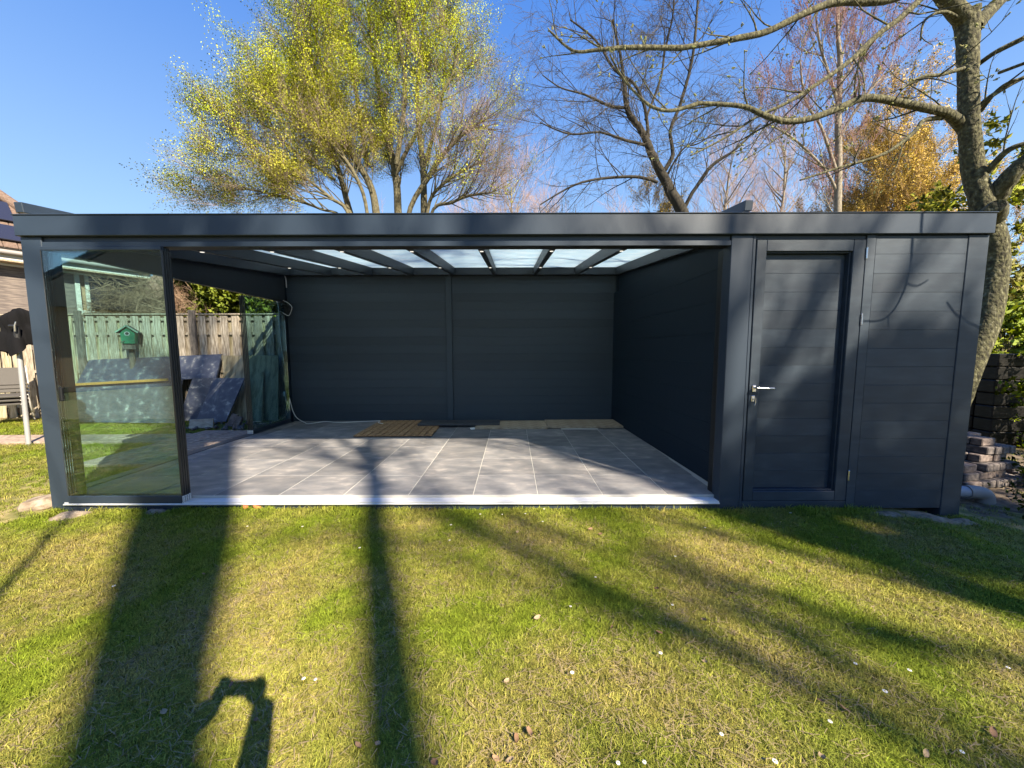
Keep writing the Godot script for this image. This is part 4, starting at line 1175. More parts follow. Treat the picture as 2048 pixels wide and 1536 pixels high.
	crown(a[0], a[1], dsp[0], null, {"twig": [C(0.05, 0.042, 0.032), C(0.10, 0.085, 0.06)], "size": 1.0, "up": -0.45, "spread": 0.05, "keep": 0.3})
	# pale slender tree
	o = {"n": [2.0, 3.0], "len": [2.0, 1.0], "r": [0.022, 0.011], "ang": 0.6, "up": 0.45, "wig": 0.12, "trunks": 1, "t0": 0.3}
	a = tree("pale_tree", "slender pale-barked tree with fine reddish buds behind the roof", pale, M.bark_pale, o, 303)
	var sp := spray(31, 9, 1.0, 0.005, 0.6, 0.25, 0.016)
	crown(a[0], a[1], sp[0], null, {"twig": [C(0.20, 0.10, 0.09), C(0.30, 0.19, 0.17)], "size": 0.9, "up": 0.6})
	# big tree breaking into leaf
	o = {"n": [3.6, 3.0], "len": [1.35, 0.75], "r": [0.022, 0.009], "ang": 0.75, "up": 0.22, "wig": 0.13, "trunks": 4, "t0": 0.44}
	a = tree("budding_tree", "large round multi-stemmed tree with fresh yellow-green leaves rising behind the roof", mid, M.bark_mid, o, 404)
	sp = spray(41, 9, 0.8, 0.0028, 0.9, 0.1)
	var lf := leafset(42, sp[1], 6, 0.021, 0.10, [C(1, 1, 1), C(0.7, 0.72, 0.6)])
	var leafy_at := func(p: Vector3) -> float:
		var q := Vector2((p.x - 1.2) / 5.0, (p.y - 6.5) / 5.0)
		var hollow := exp(-((q.x - 0.28) * (q.x - 0.28) * 9.0 + (q.y - 0.1) * (q.y - 0.1) * 4.0))
		var low_right := smoothstep(0.25, 0.5, q.x) * smoothstep(0.40, 0.15, q.y)
		var clump := smoothstep(-0.35, 0.25, hump.get_noise_3d(p.x * 2.2, p.y * 2.2, p.z * 2.2))
		return clampf((1.0 - 0.85 * hollow - 0.88 * low_right) * (0.5 + 0.5 * clump), 0.06, 1.0)
	var olive_at := func(p: Vector3) -> float:
		return clampf(0.75 - 0.16 * (p.y - 5.5) - 0.12 * absf(p.x + 0.5), 0, 1)
	crown(a[0], a[1], sp[0], lf, {"twig": [C(0.20, 0.145, 0.13), C(0.34, 0.26, 0.22)], "leaf": [C(0.46, 0.58, 0.012), C(0.62, 0.66, 0.03), C(0.56, 0.46, 0.10)], "leafy": leafy_at, "olive": olive_at, "per": 2, "spread": 0.22, "size": 0.9, "bare": 0.55})
	# golden tree on the right
	o = {"twigbark": M.bark_pale, "n": [3.2, 2.2], "len": [5.2, 2.0], "r": [0.035, 0.011], "ang": 1.0, "up": 0.32, "wig": 0.10, "t0": 0.15, "wander": 0.01}
	a = grown("golden_tree", "dense dome-shaped golden tree in new leaf behind the shed end", Vector3(22.6, 0, -14.8), 9.6, 0.28, M.bark_mid, o, 505)
	sp = spray(51, 12, 1.3, 0.006, 0.5, 0.3)
	lf = leafset(52, sp[1], 5, 0.034, 0.13, [C(1, 1, 1), C(0.75, 0.7, 0.6)])
	crown(a[0], a[1], sp[0], lf, {"twig": [C(0.34, 0.21, 0.09), C(0.48, 0.33, 0.14)], "leaf": [C(0.70, 0.53, 0.12), C(0.60, 0.42, 0.11)], "per": 3, "spread": 0.6, "size": 0.95, "up": 0.6})
	# yellow shrub crown behind the bare tree
	a = grown("yellow_tree", "small yellow-leafed tree peeping over the roof behind the bare trunk", Vector3(11.6, 0, -16.0), 7.6, 0.15, M.bark_mid, {"twigbark": M.bark_pale, "n": [2.4, 2.4], "len": [2.6, 1.0], "r": [0.03, 0.010], "ang": 0.7, "up": 0.4, "wig": 0.1, "t0": 0.35}, 606)
	crown(a[0], a[1], sp[0], lf, {"twig": [C(0.22, 0.14, 0.06), C(0.30, 0.2, 0.08)], "leaf": [C(0.62, 0.50, 0.14), C(0.52, 0.38, 0.11)], "per": 2, "spread": 0.4, "size": 0.8, "up": 0.4})
	# far bare trees
	o = {"n": [2.4, 2.0], "len": [4.6, 2.0], "r": [0.06, 0.018], "ang": 0.85, "up": 0.3, "wig": 0.12, "t0": 0.3}
	sp = spray(61, 10, 1.6, 0.006, 0.8, 0.15)
	var far := [[4.0, -28.0, 14.8, "pinkish bare tree far behind, directly beside the leafing tree"], [8.0, -29.0, 12.6, "lower pinkish bare tree far behind, under the bare tree's left twigs"], [0.3, -31.0, 13.2, "pinkish bare tree far behind, hidden among the leafing tree's stems"], [19.5, -24.0, 14.2, "hazy bare tree far behind, left of the pale slender trunk"], [25.0, -26.0, 16.5, "hazy bare tree far behind, between the pale trunk and golden tree"], [14.5, -30.0, 11.5, "low hazy bare tree far behind, right of the yellow tree"], [-6.0, -30.0, 10.2, "low bare tree far behind the leafing tree's left skirt"]]
	for k in far.size():
		var f: Array = far[k]
		a = grown("far_bare_tree", f[3], Vector3(f[0], 0, f[1]), f[2], 0.24, M.bark_pale, o, 700 + k)
		crown(a[0], a[1], sp[0], null, {"twig": [C(0.30, 0.20, 0.18), C(0.44, 0.33, 0.29)], "per": 1, "spread": 0.4, "size": 1.0, "up": 0.4})
	# bushes
	leafy("evergreen_hedge", "dense glossy yellow-green hedge above the fence, beside the veranda corner", "hedge", Vector3(-3.0, 0.8, -6.9), Vector3(1.35, 1.18, 0.7), 1300, 0.05, [C(0.17, 0.22, 0.025), C(0.34, 0.38, 0.06)], M.bark_mid, 801)
	leafy("dark_hedge", "dark green bush in the shade beyond the white window frame", "bush", Vector3(-6.1, 0.4, -9.6), Vector3(1.1, 1.9, 0.7), 900, 0.06, [C(0.05, 0.08, 0.02), C(0.10, 0.13, 0.03)], M.bark_mid, 802)
	leafy("yellow_shrub", "sprawling shrub with fresh yellow-green leaves in front of the sleeper wall", "shrub", Vector3(11.75, 0.0, -1.55), Vector3(0.5, 0.72, 0.35), 90, 0.04, [C(0.18, 0.27, 0.015), C(0.30, 0.36, 0.02)], M.bark_mid, 803, 2)
	leafy("screen_shrub", "pale green shrub growing through the reed screen behind the sleeper wall", "shrub", Vector3(12.5, 0.6, -3.0), Vector3(0.9, 0.75, 0.45), 170, 0.045, [C(0.24, 0.34, 0.04), C(0.38, 0.44, 0.07)], M.bark_mid, 804)
	leafy("right_bush", "tall loose yellow-green bush right of the leaning trunk", "bush", Vector3(15.2, 0.2, -4.6), Vector3(2.0, 2.7, 1.1), 330, 0.05, [C(0.38, 0.42, 0.05), C(0.56, 0.52, 0.13)], M.bark_mid, 805)
	for k in 4:
		var q: Array = [[9.15, 0.12, 0.16], [9.55, 0.05, 0.13], [9.75, -0.35, 0.18], [10.15, -0.65, 0.15]][k]
		leafy("low_weed", ["low green weed in the bare soil nearest the drain pipe's bend", "small green weed in the bare soil in front of the tumbled bricks", "leafy green weed at the foot of the tumbled bricks", "green weed in the bare soil farthest right of the brick pile"][k], "weed", Vector3(q[0], ground(q[0], q[1]), q[1]), Vector3(q[2], q[2] * 0.45, q[2]), 16, 0.022, [C(0.07, 0.13, 0.02), C(0.15, 0.21, 0.03)], M.bark_mid, 820 + k, 2)
	leafy("back_hedge", "mixed pale hedge in the background right of the shed", "hedge", Vector3(17.5, 0.0, -7.5), Vector3(4.0, 1.7, 1.2), 800, 0.06, [C(0.30, 0.29, 0.09), C(0.50, 0.42, 0.20)], M.bark_mid, 806)
	# bare climbing shrub heaped over the fence at the left
	var t := thing("bare_shrub", "tangled heap of bare brown twigs above the fence behind the bird house", "shrub", Vector3(-5.25, 0, -6.7))
	rng.seed = 807
	var m := MB.new()
	for k in 22:
		var e := Vector3(rr(-1.5, 1.7), 0, rr(-0.4, 0.4))
		var h := 3.35 - 0.55 * absf(e.x)
		m.tube([Vector3(e.x * 0.3, 0, e.z), Vector3(e.x * 0.6, h * 0.55, e.z), Vector3(e.x, h * 0.85, e.z + rr(-0.2, 0.2))], [0.03, 0.02, 0.008], 5, false)
	part("stems", m, M.bark_mid, t)
	sp = spray(81, 10, 0.8, 0.005, 0.9, -0.25)
	var xf := []
	var cols := []
	for k in 520:
		var x := rr(-1.55, 1.75)
		var top := 3.35 - 0.42 * absf(x) - 0.1 * x
		var p := Vector3(x, top * rr(0.62, 1.0), rr(-0.5, 0.55))
		xf.append(Transform3D(along((rv() + Vector3(x * 0.3, -0.1, 0.3)).normalized(), rr(0, TAU)).scaled(Vector3.ONE * rr(0.6, 1.1)), p))
		cols.append(C(0.15, 0.09, 0.05).lerp(C(0.34, 0.24, 0.16), rng.randf()))
	scatter("twigs", sp[0].mesh(), M.twig, xf, cols, t)

# ---------------------------------------------------------------- what stands behind the camera: it shades the lawn and shows in the glass
func behind() -> void:
	var o := {"n": [1.5, 2.6, 2.4], "len": [3.2, 1.7, 0.9], "r": [0.055, 0.024, 0.011], "ang": 0.75, "up": 0.3, "wig": 0.12, "t0": 0.62, "wander": 0.004}
	grown("forked_tree", "tall bare garden tree with a stout forked trunk behind the lawn", Vector3(10.8, -0.03, 12.0), 18.5, 0.30, M.bark, o.merged({"fork": true}, true), 901)
	grown("slanting_tree", "slim bare garden tree slanting to the right behind the lawn", Vector3(8.53, -0.03, 13.0), 18.0, 0.25, M.bark, o.merged({"lean": Vector3(0.37, 0, 0.0), "t0": 0.74}, true), 902)
	grown("thin_tree", "thin young bare tree nearest the lawn's left part", Vector3(4.99, -0.03, 6.0), 7.5, 0.055, M.bark, o.merged({"len": [1.4, 0.7, 0.4], "r": [0.02, 0.01, 0.006], "t0": 0.7}, true), 903)
	grown("broad_tree", "broad bare tree far to the right behind the lawn", Vector3(15.87, -0.03, 12.5), 15.0, 0.25, M.bark, o.merged({"n": [2.0, 2.2], "len": [4.6, 2.2], "r": [0.10, 0.05], "t0": 0.25}, true), 904)
	grown("mossy_tree", "bare mossy tree leaning left far to the right behind the lawn", Vector3(21.4, -0.03, 16.0), 21.0, 0.13, M.bark, o.merged({"lean": Vector3(-0.333, 0, 0.0), "n": [1.7, 2.0], "len": [4.5, 2.2], "r": [0.06, 0.04], "t0": 0.35}, true), 905)
	grown("twiggy_tree", "twiggy bare tree at the far right behind the lawn", Vector3(18.5, -0.1, 10.5), 14.0, 0.2, M.bark, o.merged({"n": [2.2, 2.4], "len": [4.2, 2.2], "r": [0.10, 0.05], "t0": 0.2}, true), 906)
	leafy("young_tree", "tall slim tree with a small leafy crown, shading the lowest boards of the shed", "tree", Vector3(17.2, 11.3, 12.0), Vector3(1.15, 0.62, 0.8), 260, 0.09, [C(0.16, 0.22, 0.02), C(0.26, 0.30, 0.04)], M.bark_mid, 909, 2)
	var yt := get_node("young_tree")
	var ym := MB.new()
	ym.tube([Vector3(0.3, -11.5, 0), Vector3(0.1, -5.0, 0.1), Vector3(0, 0.4, 0)], [0.13, 0.09, 0.04], 8)
	part("trunk", ym, M.bark_mid, yt)
	# house behind to the left
	var t := thing("main_house", "brick house with dark tiled roof and chimney mirrored in the sliding glass", "house", Vector3(-14.0, 0, 15.0), 0.5)
	boxp("wall", t, M.wall_brick, Vector3(-4.5, 0, -4.0), Vector3(4.5, 3.2, 4.0))
	var m := MB.new()
	m.prism([Vector3(-4.9, 3.0, -4.6), Vector3(-4.9, 3.0, 4.6), Vector3(-4.9, 7.2, 0)], Vector3(9.8, 0, 0))
	part("roof", m, M.roof_dark, t)
	m = MB.new()
	for s in [-1.0, 1.0]:
		for r in 20:
			m.box(Vector3(0, 3.15 + r * 0.205, s * (4.55 - r * 0.225)), Vector3(9.84, 0.05, 0.34), Basis(Vector3.RIGHT, s * 0.66), 0.012)
	part("roof_tiles", m, M.roof_dark, t).set_meta("kind", "stuff")
	boxp("chimney", t, M.brick2, Vector3(2.2, 6.0, -0.5), Vector3(3.2, 8.4, 0.5), 0.02)
	boxp("window", t, M.solar, Vector3(-3.0, 1.0, -4.04), Vector3(-1.0, 2.4, -3.98))
	boxp("window", t, M.solar, Vector3(1.0, 1.0, -4.04), Vector3(3.0, 2.4, -3.98))
	# conifers beyond it
	for k in 3:
		leafy("conifer", ["dark conifer mirrored in the glass, left of three", "dark conifer mirrored in the glass, middle of three", "dark conifer mirrored in the glass, right of three"][k], "conifer", Vector3(-9.0 - 4.0 * k, 0, 26.0 + k), Vector3(1.9, 4.6 - 0.5 * k, 1.9), 700, 0.14, [C(0.02, 0.045, 0.02), C(0.05, 0.085, 0.03)], M.bark, 910 + k)

func terrain() -> void:
	# the ground sheet
	var xs := [-150.0, -60.0, -30.0, -16.0, -11.0]
	var x := -8.0
	while x < 14.0:
		xs.append(x)
		x += 0.22
	xs.append_array([15.0, 18.0, 24.0, 40.0, 90.0, 150.0])
	var zs := [150.0, 70.0, 30.0, 15.0, 9.0, 6.0]
	var z := 5.0
	while z > -6.0:
		zs.append(z)
		z -= 0.22
	zs.append_array([-8.0, -12.0, -20.0, -40.0, -90.0, -150.0])
	var rows := []
	for zz in zs:
		var row := []
		for xx in xs:
			row.append(Vector3(xx, ground(xx, zz) - 0.006, zz))
		rows.append(row)
	var m := MB.new()
	m.ring_grid(rows)
	struct("ground", m, M.turf)
	# brick path at the left, slabs beside the veranda
	m = MB.new()
	m.box(Vector3(-4.0, -0.01, -2.64), Vector3(6.6, 0.05, 0.52), Basis(Vector3.UP, 0.03), 0.01)
	struct("path", m, M.paving)
	var pv := MB.new()
	pv.box(Vector3(-0.72, -0.035, -2.2), Vector3(1.14, 0.03, 1.95))
	var bed := struct("side_paving", pv, M.sand)
	rng.seed = 990
	for i in 2:
		for k in 4:
			put("paving_slab", plank(Vector3(0.555, 0.04, 0.475), 0.006), M.paving, bed, Transform3D(Basis(Vector3.UP, rr(-0.008, 0.008)), Vector3(-0.44 - 0.565 * i, 0.005 + rr(-0.003, 0.003), -1.48 - 0.485 * k)))
	# bare soil right of the shed
	rows = []
	for i in 22:
		var row := []
		for k in 26:
			var q := Vector2(8.15 + k * 0.14, 0.30 - i * 0.16)
			var e := minf(minf(k, 25 - k) / 4.0, minf(i, 21 - i) / 4.0)
			row.append(Vector3(q.x, ground(q.x, q.y) + 0.012 * clampf(e, 0, 1) + 0.03 * hump.get_noise_2d(q.x * 9.0, q.y * 9.0) * clampf(e, 0, 1) - 0.03 * (1.0 - clampf(e, 0, 1)), q.y))
		rows.append(row)
	m = MB.new()
	m.ring_grid(rows)
	struct("bare_soil", m, M.earth)
	# sand heaps along the base
	var heaps := [[0.28, 0.10, 0.17, 0.045], [0.97, 0.04, 0.11, 0.045], [7.40, 0.12, 0.17, 0.03], [7.85, 0.10, 0.20, 0.05], [3.1, 0.03, 0.08, 0.02], [6.4, 0.06, 0.12, 0.02], [8.12, 0.10, 0.16, 0.04]]
	for h in heaps:
		rows = []
		for i in 12:
			var row := []
			for k in 28:
				var a := TAU * k / 28
				var r: float = h[2] * (1.0 - i / 11.0) * (1.0 + 0.22 * sin(a * 3.0 + h[0] * 9.0) + 0.1 * sin(a * 7.0))
				var p := Vector2(h[0] + r * cos(a) * 1.25, h[1] + r * sin(a) * 0.7)
				var f := i / 11.0
				row.append(Vector3(p.x, ground(p.x, p.y) - 0.02 + h[3] * (1.0 - (1.0 - f) * (1.0 - f)) * 1.3 + 0.012 * hump.get_noise_2d(p.x * 30.0, p.y * 30.0) * f, p.y))
			rows.append(row)
		m = MB.new()
		m.ring_grid(rows, true)
		m.poly(rows[11], Vector3.UP)
		struct("sand_heap", m, M.sand)
	m = MB.new()
	m.box(Vector3(-0.22, ground(-0.2, -0.1) + 0.03, -0.10), Vector3(0.26, 0.12, 0.2), Basis.from_euler(Vector3(0.1, 0.3, 0.12)), 0.04)
	loose("pale_stone", m, M.sand, "pale flat stone at the foot of the left corner post", "stone")

func lawn() -> void:
	grass()
	# fallen leaves and daisies
	rng.seed = 995
	var leaf := MB.new()
	var rowsl := []
	for i in 5:
		var f := i / 4.0 * 2.0 - 1.0
		var w := 0.018 * sqrt(1.0 - f * f * 0.92)
		rowsl.append([Vector3(-w, 0.012 + 0.008 * f * f, f * 0.034), Vector3(0, 0.004 + 0.006 * f * f, f * 0.034), Vector3(w, 0.015 + 0.004 * f, f * 0.034)])
	leaf.ring_grid(rowsl)
	var lm := leaf.mesh()
	var tones := [mat(C(0.26, 0.16, 0.09), 0.8), mat(C(0.19, 0.105, 0.055), 0.8), mat(C(0.33, 0.24, 0.14), 0.8)]
	var spots := [[6.60, 0.55], [5.02, 1.12], [6.06, 0.96], [5.43, 1.17], [4.67, 1.42], [4.29, 1.35], [5.16, 1.39], [4.89, 1.47], [5.03, 1.64], [5.47, 1.85], [5.95, 1.93], [5.23, 2.03], [4.22, 1.93], [4.17, 1.95], [3.67, 1.97], [3.60, 1.98], [2.97, 1.75], [4.15, 2.02], [4.10, 2.01], [3.89, 2.03], [4.13, 1.71], [2.18, 0.96], [3.18, 1.90], [2.80, 1.87], [4.78, 0.38], [4.84, 0.46], [4.20, 0.44], [5.88, 0.86], [5.40, 1.82], [5.62, 2.00]]
	for i in spots.size():
		var s: Array = spots[i]
		var o := put("fallen_leaf", lm, tones[i % 3], self, Transform3D(Basis.from_euler(Vector3(rr(-0.4, 0.4), rr(0, TAU), rr(-0.4, 0.4))).scaled(Vector3.ONE * rr(0.36, 0.65)), Vector3(s[0], ground(s[0], s[1]) + 0.022, s[1])))
		tag(o, "small curled brown fallen leaf lying in the grass", "leaf", "fallen leaves on the lawn")
	var orange := mat(C(0.50, 0.13, 0.05), 0.8)
	for k in 2:
		var o := put("orange_leaf", lm, orange, self, Transform3D(Basis.from_euler(Vector3(0.5, 1.0 + k, 0.4)).scaled(Vector3.ONE * 1.0), Vector3(1.77 + 0.09 * k, 0.01, 0.02)))
		tag(o, ["orange-red fallen leaf against the veranda base, left of two", "orange-red fallen leaf against the veranda base, right of two"][k], "leaf", "orange leaves by the veranda base")
	var fl := MB.new()
	for k in 9:
		var a := TAU * k / 9
		fl.box(Vector3(cos(a) * 0.009, 0.035, sin(a) * 0.009), Vector3(0.011, 0.0015, 0.005), Basis(Vector3.UP, -a))
	var flm := fl.mesh()
	var eye := MB.new()
	eye.box(Vector3(0, 0.0365, 0), Vector3(0.007, 0.004, 0.007), Basis(), 0.0015)
	eye.tube([Vector3(0, 0, 0), Vector3(0, 0.035, 0)], [0.001, 0.001], 4, false)
	var eyem := eye.mesh()
	var yellow := mat(C(0.55, 0.40, 0.03), 0.7)
	var dais := [[3.27, 1.74], [1.75, 1.09], [2.02, 0.35], [2.47, 0.36], [3.06, 0.67], [3.66, 0.33], [3.69, 0.57], [4.27, 0.13], [4.44, 0.05], [4.77, 0.03], [4.07, 0.13], [3.88, 0.13], [5.27, 0.80], [4.68, 1.00], [5.04, 1.28], [4.42, 1.69], [5.36, 1.91], [4.52, 2.04], [4.61, 2.04], [4.92, 1.96], [5.05, 2.05], [5.69, 1.79], [5.90, 1.69], [6.36, 1.67], [5.69, 1.66], [4.84, 1.61], [5.75, 2.00], [4.48, 1.27], [3.32, 1.74], [4.41, 0.27], [5.69, 0.39], [6.56, 0.14]]
	for s in dais:
		var o := put("daisy", flm, M.white, self, Transform3D(Basis(Vector3.UP, rr(0, TAU)).scaled(Vector3(0.5, 0.8, 0.5) * rr(0.85, 1.2)), Vector3(s[0], ground(s[0], s[1]) + 0.008, s[1])))
		tag(o, "small white daisy in the lawn", "daisy", "daisies in the lawn")
		put("daisy_centre", eyem, yellow, o)

func grass() -> void:
	rng.seed = 1234
	var shapes := []
	for kind in 3:
		var m := MB.new()
		for b in [12, 12, 9][kind]:
			var a := TAU * rng.randf()
			var off := Vector3(rr(-0.022, 0.022), 0, rr(-0.022, 0.022))
			var L: float = rr(0.018, 0.036) if kind < 2 else rr(0.03, 0.05)
			var w := rr(0.0007, 0.0013)
			var bend := rr(0.5, 1.75) if kind < 2 else rr(0.3, 1.2)
			var dir := Vector3(cos(a), 0, sin(a))
			var side := Vector3(-sin(a), 0, cos(a))
			var p1 := off + Vector3(0, L * 0.55, 0) + dir * L * 0.25 * bend
			var p2 := off + Vector3(0, L * (0.95 - 0.36 * bend), 0) + dir * L * 0.75 * bend
			var k := rng.randf()
			m.col = C(1.1, 1.05, 1.0).lerp(C(0.6, 0.66, 0.55), k) if rng.randf() < 0.7 else C(1.5, 1.25, 1.5)
			var nn := (Vector3.UP * 1.0 + side * 0.25 - dir * 0.25).normalized()
			var i0 := m.v.size()
			m.vert(off - side * w, nn)
			m.vert(off + side * w, nn)
			m.vert(p1 + side * w * 0.8, nn)
			m.vert(p1 - side * w * 0.8, nn)
			m.vert(p2, nn)
			m.ix.append_array(PackedInt32Array([i0, i0 + 2, i0 + 1, i0, i0 + 3, i0 + 2, i0 + 3, i0 + 4, i0 + 2]))
		shapes.append(m.mesh())
	var patch := FastNoiseLite.new()
	patch.seed = 5
	patch.frequency = 1.1
	patch.fractal_octaves = 4
	var fine := FastNoiseLite.new()
	fine.seed = 8
	fine.frequency = 6.0
	var bufs := [PackedFloat32Array(), PackedFloat32Array(), PackedFloat32Array()]
	var camp := Vector2(4.16, 3.17)
	var tries := 400000
	for i in tries:
		var x := rr(-6.5, 12.5)
		var z := rr(-4.4, 4.4)
		# more of them near the camera
		if i % 3 != 0:
			var rad := 1.0 + 4.2 * pow(rng.randf(), 0.8)
			var th := rr(-1.25, 1.25)
			x = camp.x + rad * sin(th)
			z = camp.y - rad * cos(th)
		if x > -0.16 and x < 8.22 and z < 0.012:
			continue
		if z > 2.9 and absf(x - 4.16) > 3.0 and i % 2 == 0:
			continue
		if x < 0.0 and z < -2.36 and z > -2.92 and x > -7.2:
			continue
		if x < -0.12 and x > -1.3 and z < -1.2 and z > -3.5:
			continue
		var p := patch.get_noise_2d(x, z) + 0.35 * fine.get_noise_2d(x, z)
		if p > 0.42 and rng.randf() < 0.6:
			continue
		if x > 8.3 and z < 0.3 and z > -3.2 and rng.randf() < 0.72:
			continue
		var heap := minf(Vector2((x - 0.28) / 0.21, (z - 0.10) / 0.12).length(), Vector2((x - 0.97) / 0.14, (z - 0.04) / 0.09).length())
		heap = minf(heap, Vector2((x - 7.7) / 0.48, (z - 0.09) / 0.12).length())
		if heap < rr(0.75, 1.05):
			continue
		var green := clampf(0.50 - p * 1.05 + 0.25 * smoothstep(0.6, 0.0, z) + 0.12 * smoothstep(4.0, 7.0, x), 0, 1)
		var c := C(0.385, 0.305, 0.10).lerp(C(0.19, 0.25, 0.022), green)
		c = c.lerp(C(0.25, 0.29, 0.032), rng.randf() * 0.6) * rr(0.52, 1.5)
		var tall := 1.0 + 0.5 * smoothstep(0.25, 0.0, z) * (1.0 if z > 0 and x > 0 and x < 8.2 else 0.0)
		var kind := i % 2 if rng.randf() > 0.12 + 0.3 * (tall - 1.0) else 2
		var s := rr(0.7, 1.25) * tall * (1.0 + 0.06 * maxf(0.0, Vector2(x, z).distance_to(camp) - 2.0))
		var b := Basis.from_euler(Vector3(rr(-0.25, 0.25), rr(0, TAU), rr(-0.25, 0.25))).scaled(Vector3(s, s * rr(0.7, 1.2), s))
		bufs[kind].append_array(PackedFloat32Array([b.x.x, b.y.x, b.z.x, x, b.x.y, b.y.y, b.z.y, ground(x, z) - 0.006, b.x.z, b.y.z, b.z.z, z, c.r, c.g, c.b, 1.0]))
	# dry strands lying in the turf
	var sm := MB.new()
	for b in 6:
		var a := TAU * rng.randf()
		var dir := Vector3(cos(a), rr(-0.05, 0.25), sin(a))
		var side := Vector3(-sin(a), 0, cos(a)) * rr(0.0008, 0.0014)
		var q := Vector3(rr(-0.03, 0.03), rr(0.008, 0.022), rr(-0.03, 0.03))
		var e := q + dir * rr(0.02, 0.05)
		var i0 := sm.v.size()
		sm.col = C(1, 1, 1) * rr(0.7, 1.2)
		sm.vert(q - side, Vector3.UP)
		sm.vert(q + side, Vector3.UP)
		sm.vert(e + side, Vector3.UP)
		sm.vert(e - side, Vector3.UP)
		sm.ix.append_array(PackedInt32Array([i0, i0 + 2, i0 + 1, i0, i0 + 3, i0 + 2]))
	var sx := []
	var sc := []
	for i in 14000:
		var rad := 1.0 + 4.0 * pow(rng.randf(), 0.8)
		var th := rr(-1.25, 1.25)
		var x := camp.x + rad * sin(th)
		var z := camp.y - rad * cos(th)
		if z < 0.03 or patch.get_noise_2d(x, z) < rr(-0.45, 0.1):
			continue
		sx.append(Transform3D(Basis(Vector3.UP, rr(0, TAU)), Vector3(x, ground(x, z), z)))
		sc.append(C(0.42, 0.33, 0.18) * rr(0.6, 1.1))
	var t := Node3D.new()
	t.name = "lawn_grass"
	add_child(t, true)
	tag(t, "short patchy lawn grass, green mixed with dry straw-coloured blades", "grass")
	t.set_meta("kind", "stuff")
	for k in 3:
		var mm := MultiMesh.new()
		mm.transform_format = MultiMesh.TRANSFORM_3D
		mm.use_colors = true
		mm.mesh = shapes[k]
		mm.instance_count = bufs[k].size() / 16
		mm.buffer = bufs[k]
		var o := MultiMeshInstance3D.new()
		o.name = numbered(t, "grass_blades")
		o.multimesh = mm
		o.material_override = M.blade
		o.set_meta("kind", "stuff")
		t.add_child(o, true)
	scatter("dry_strands", sm.mesh(), M.blade, sx, sc, t)

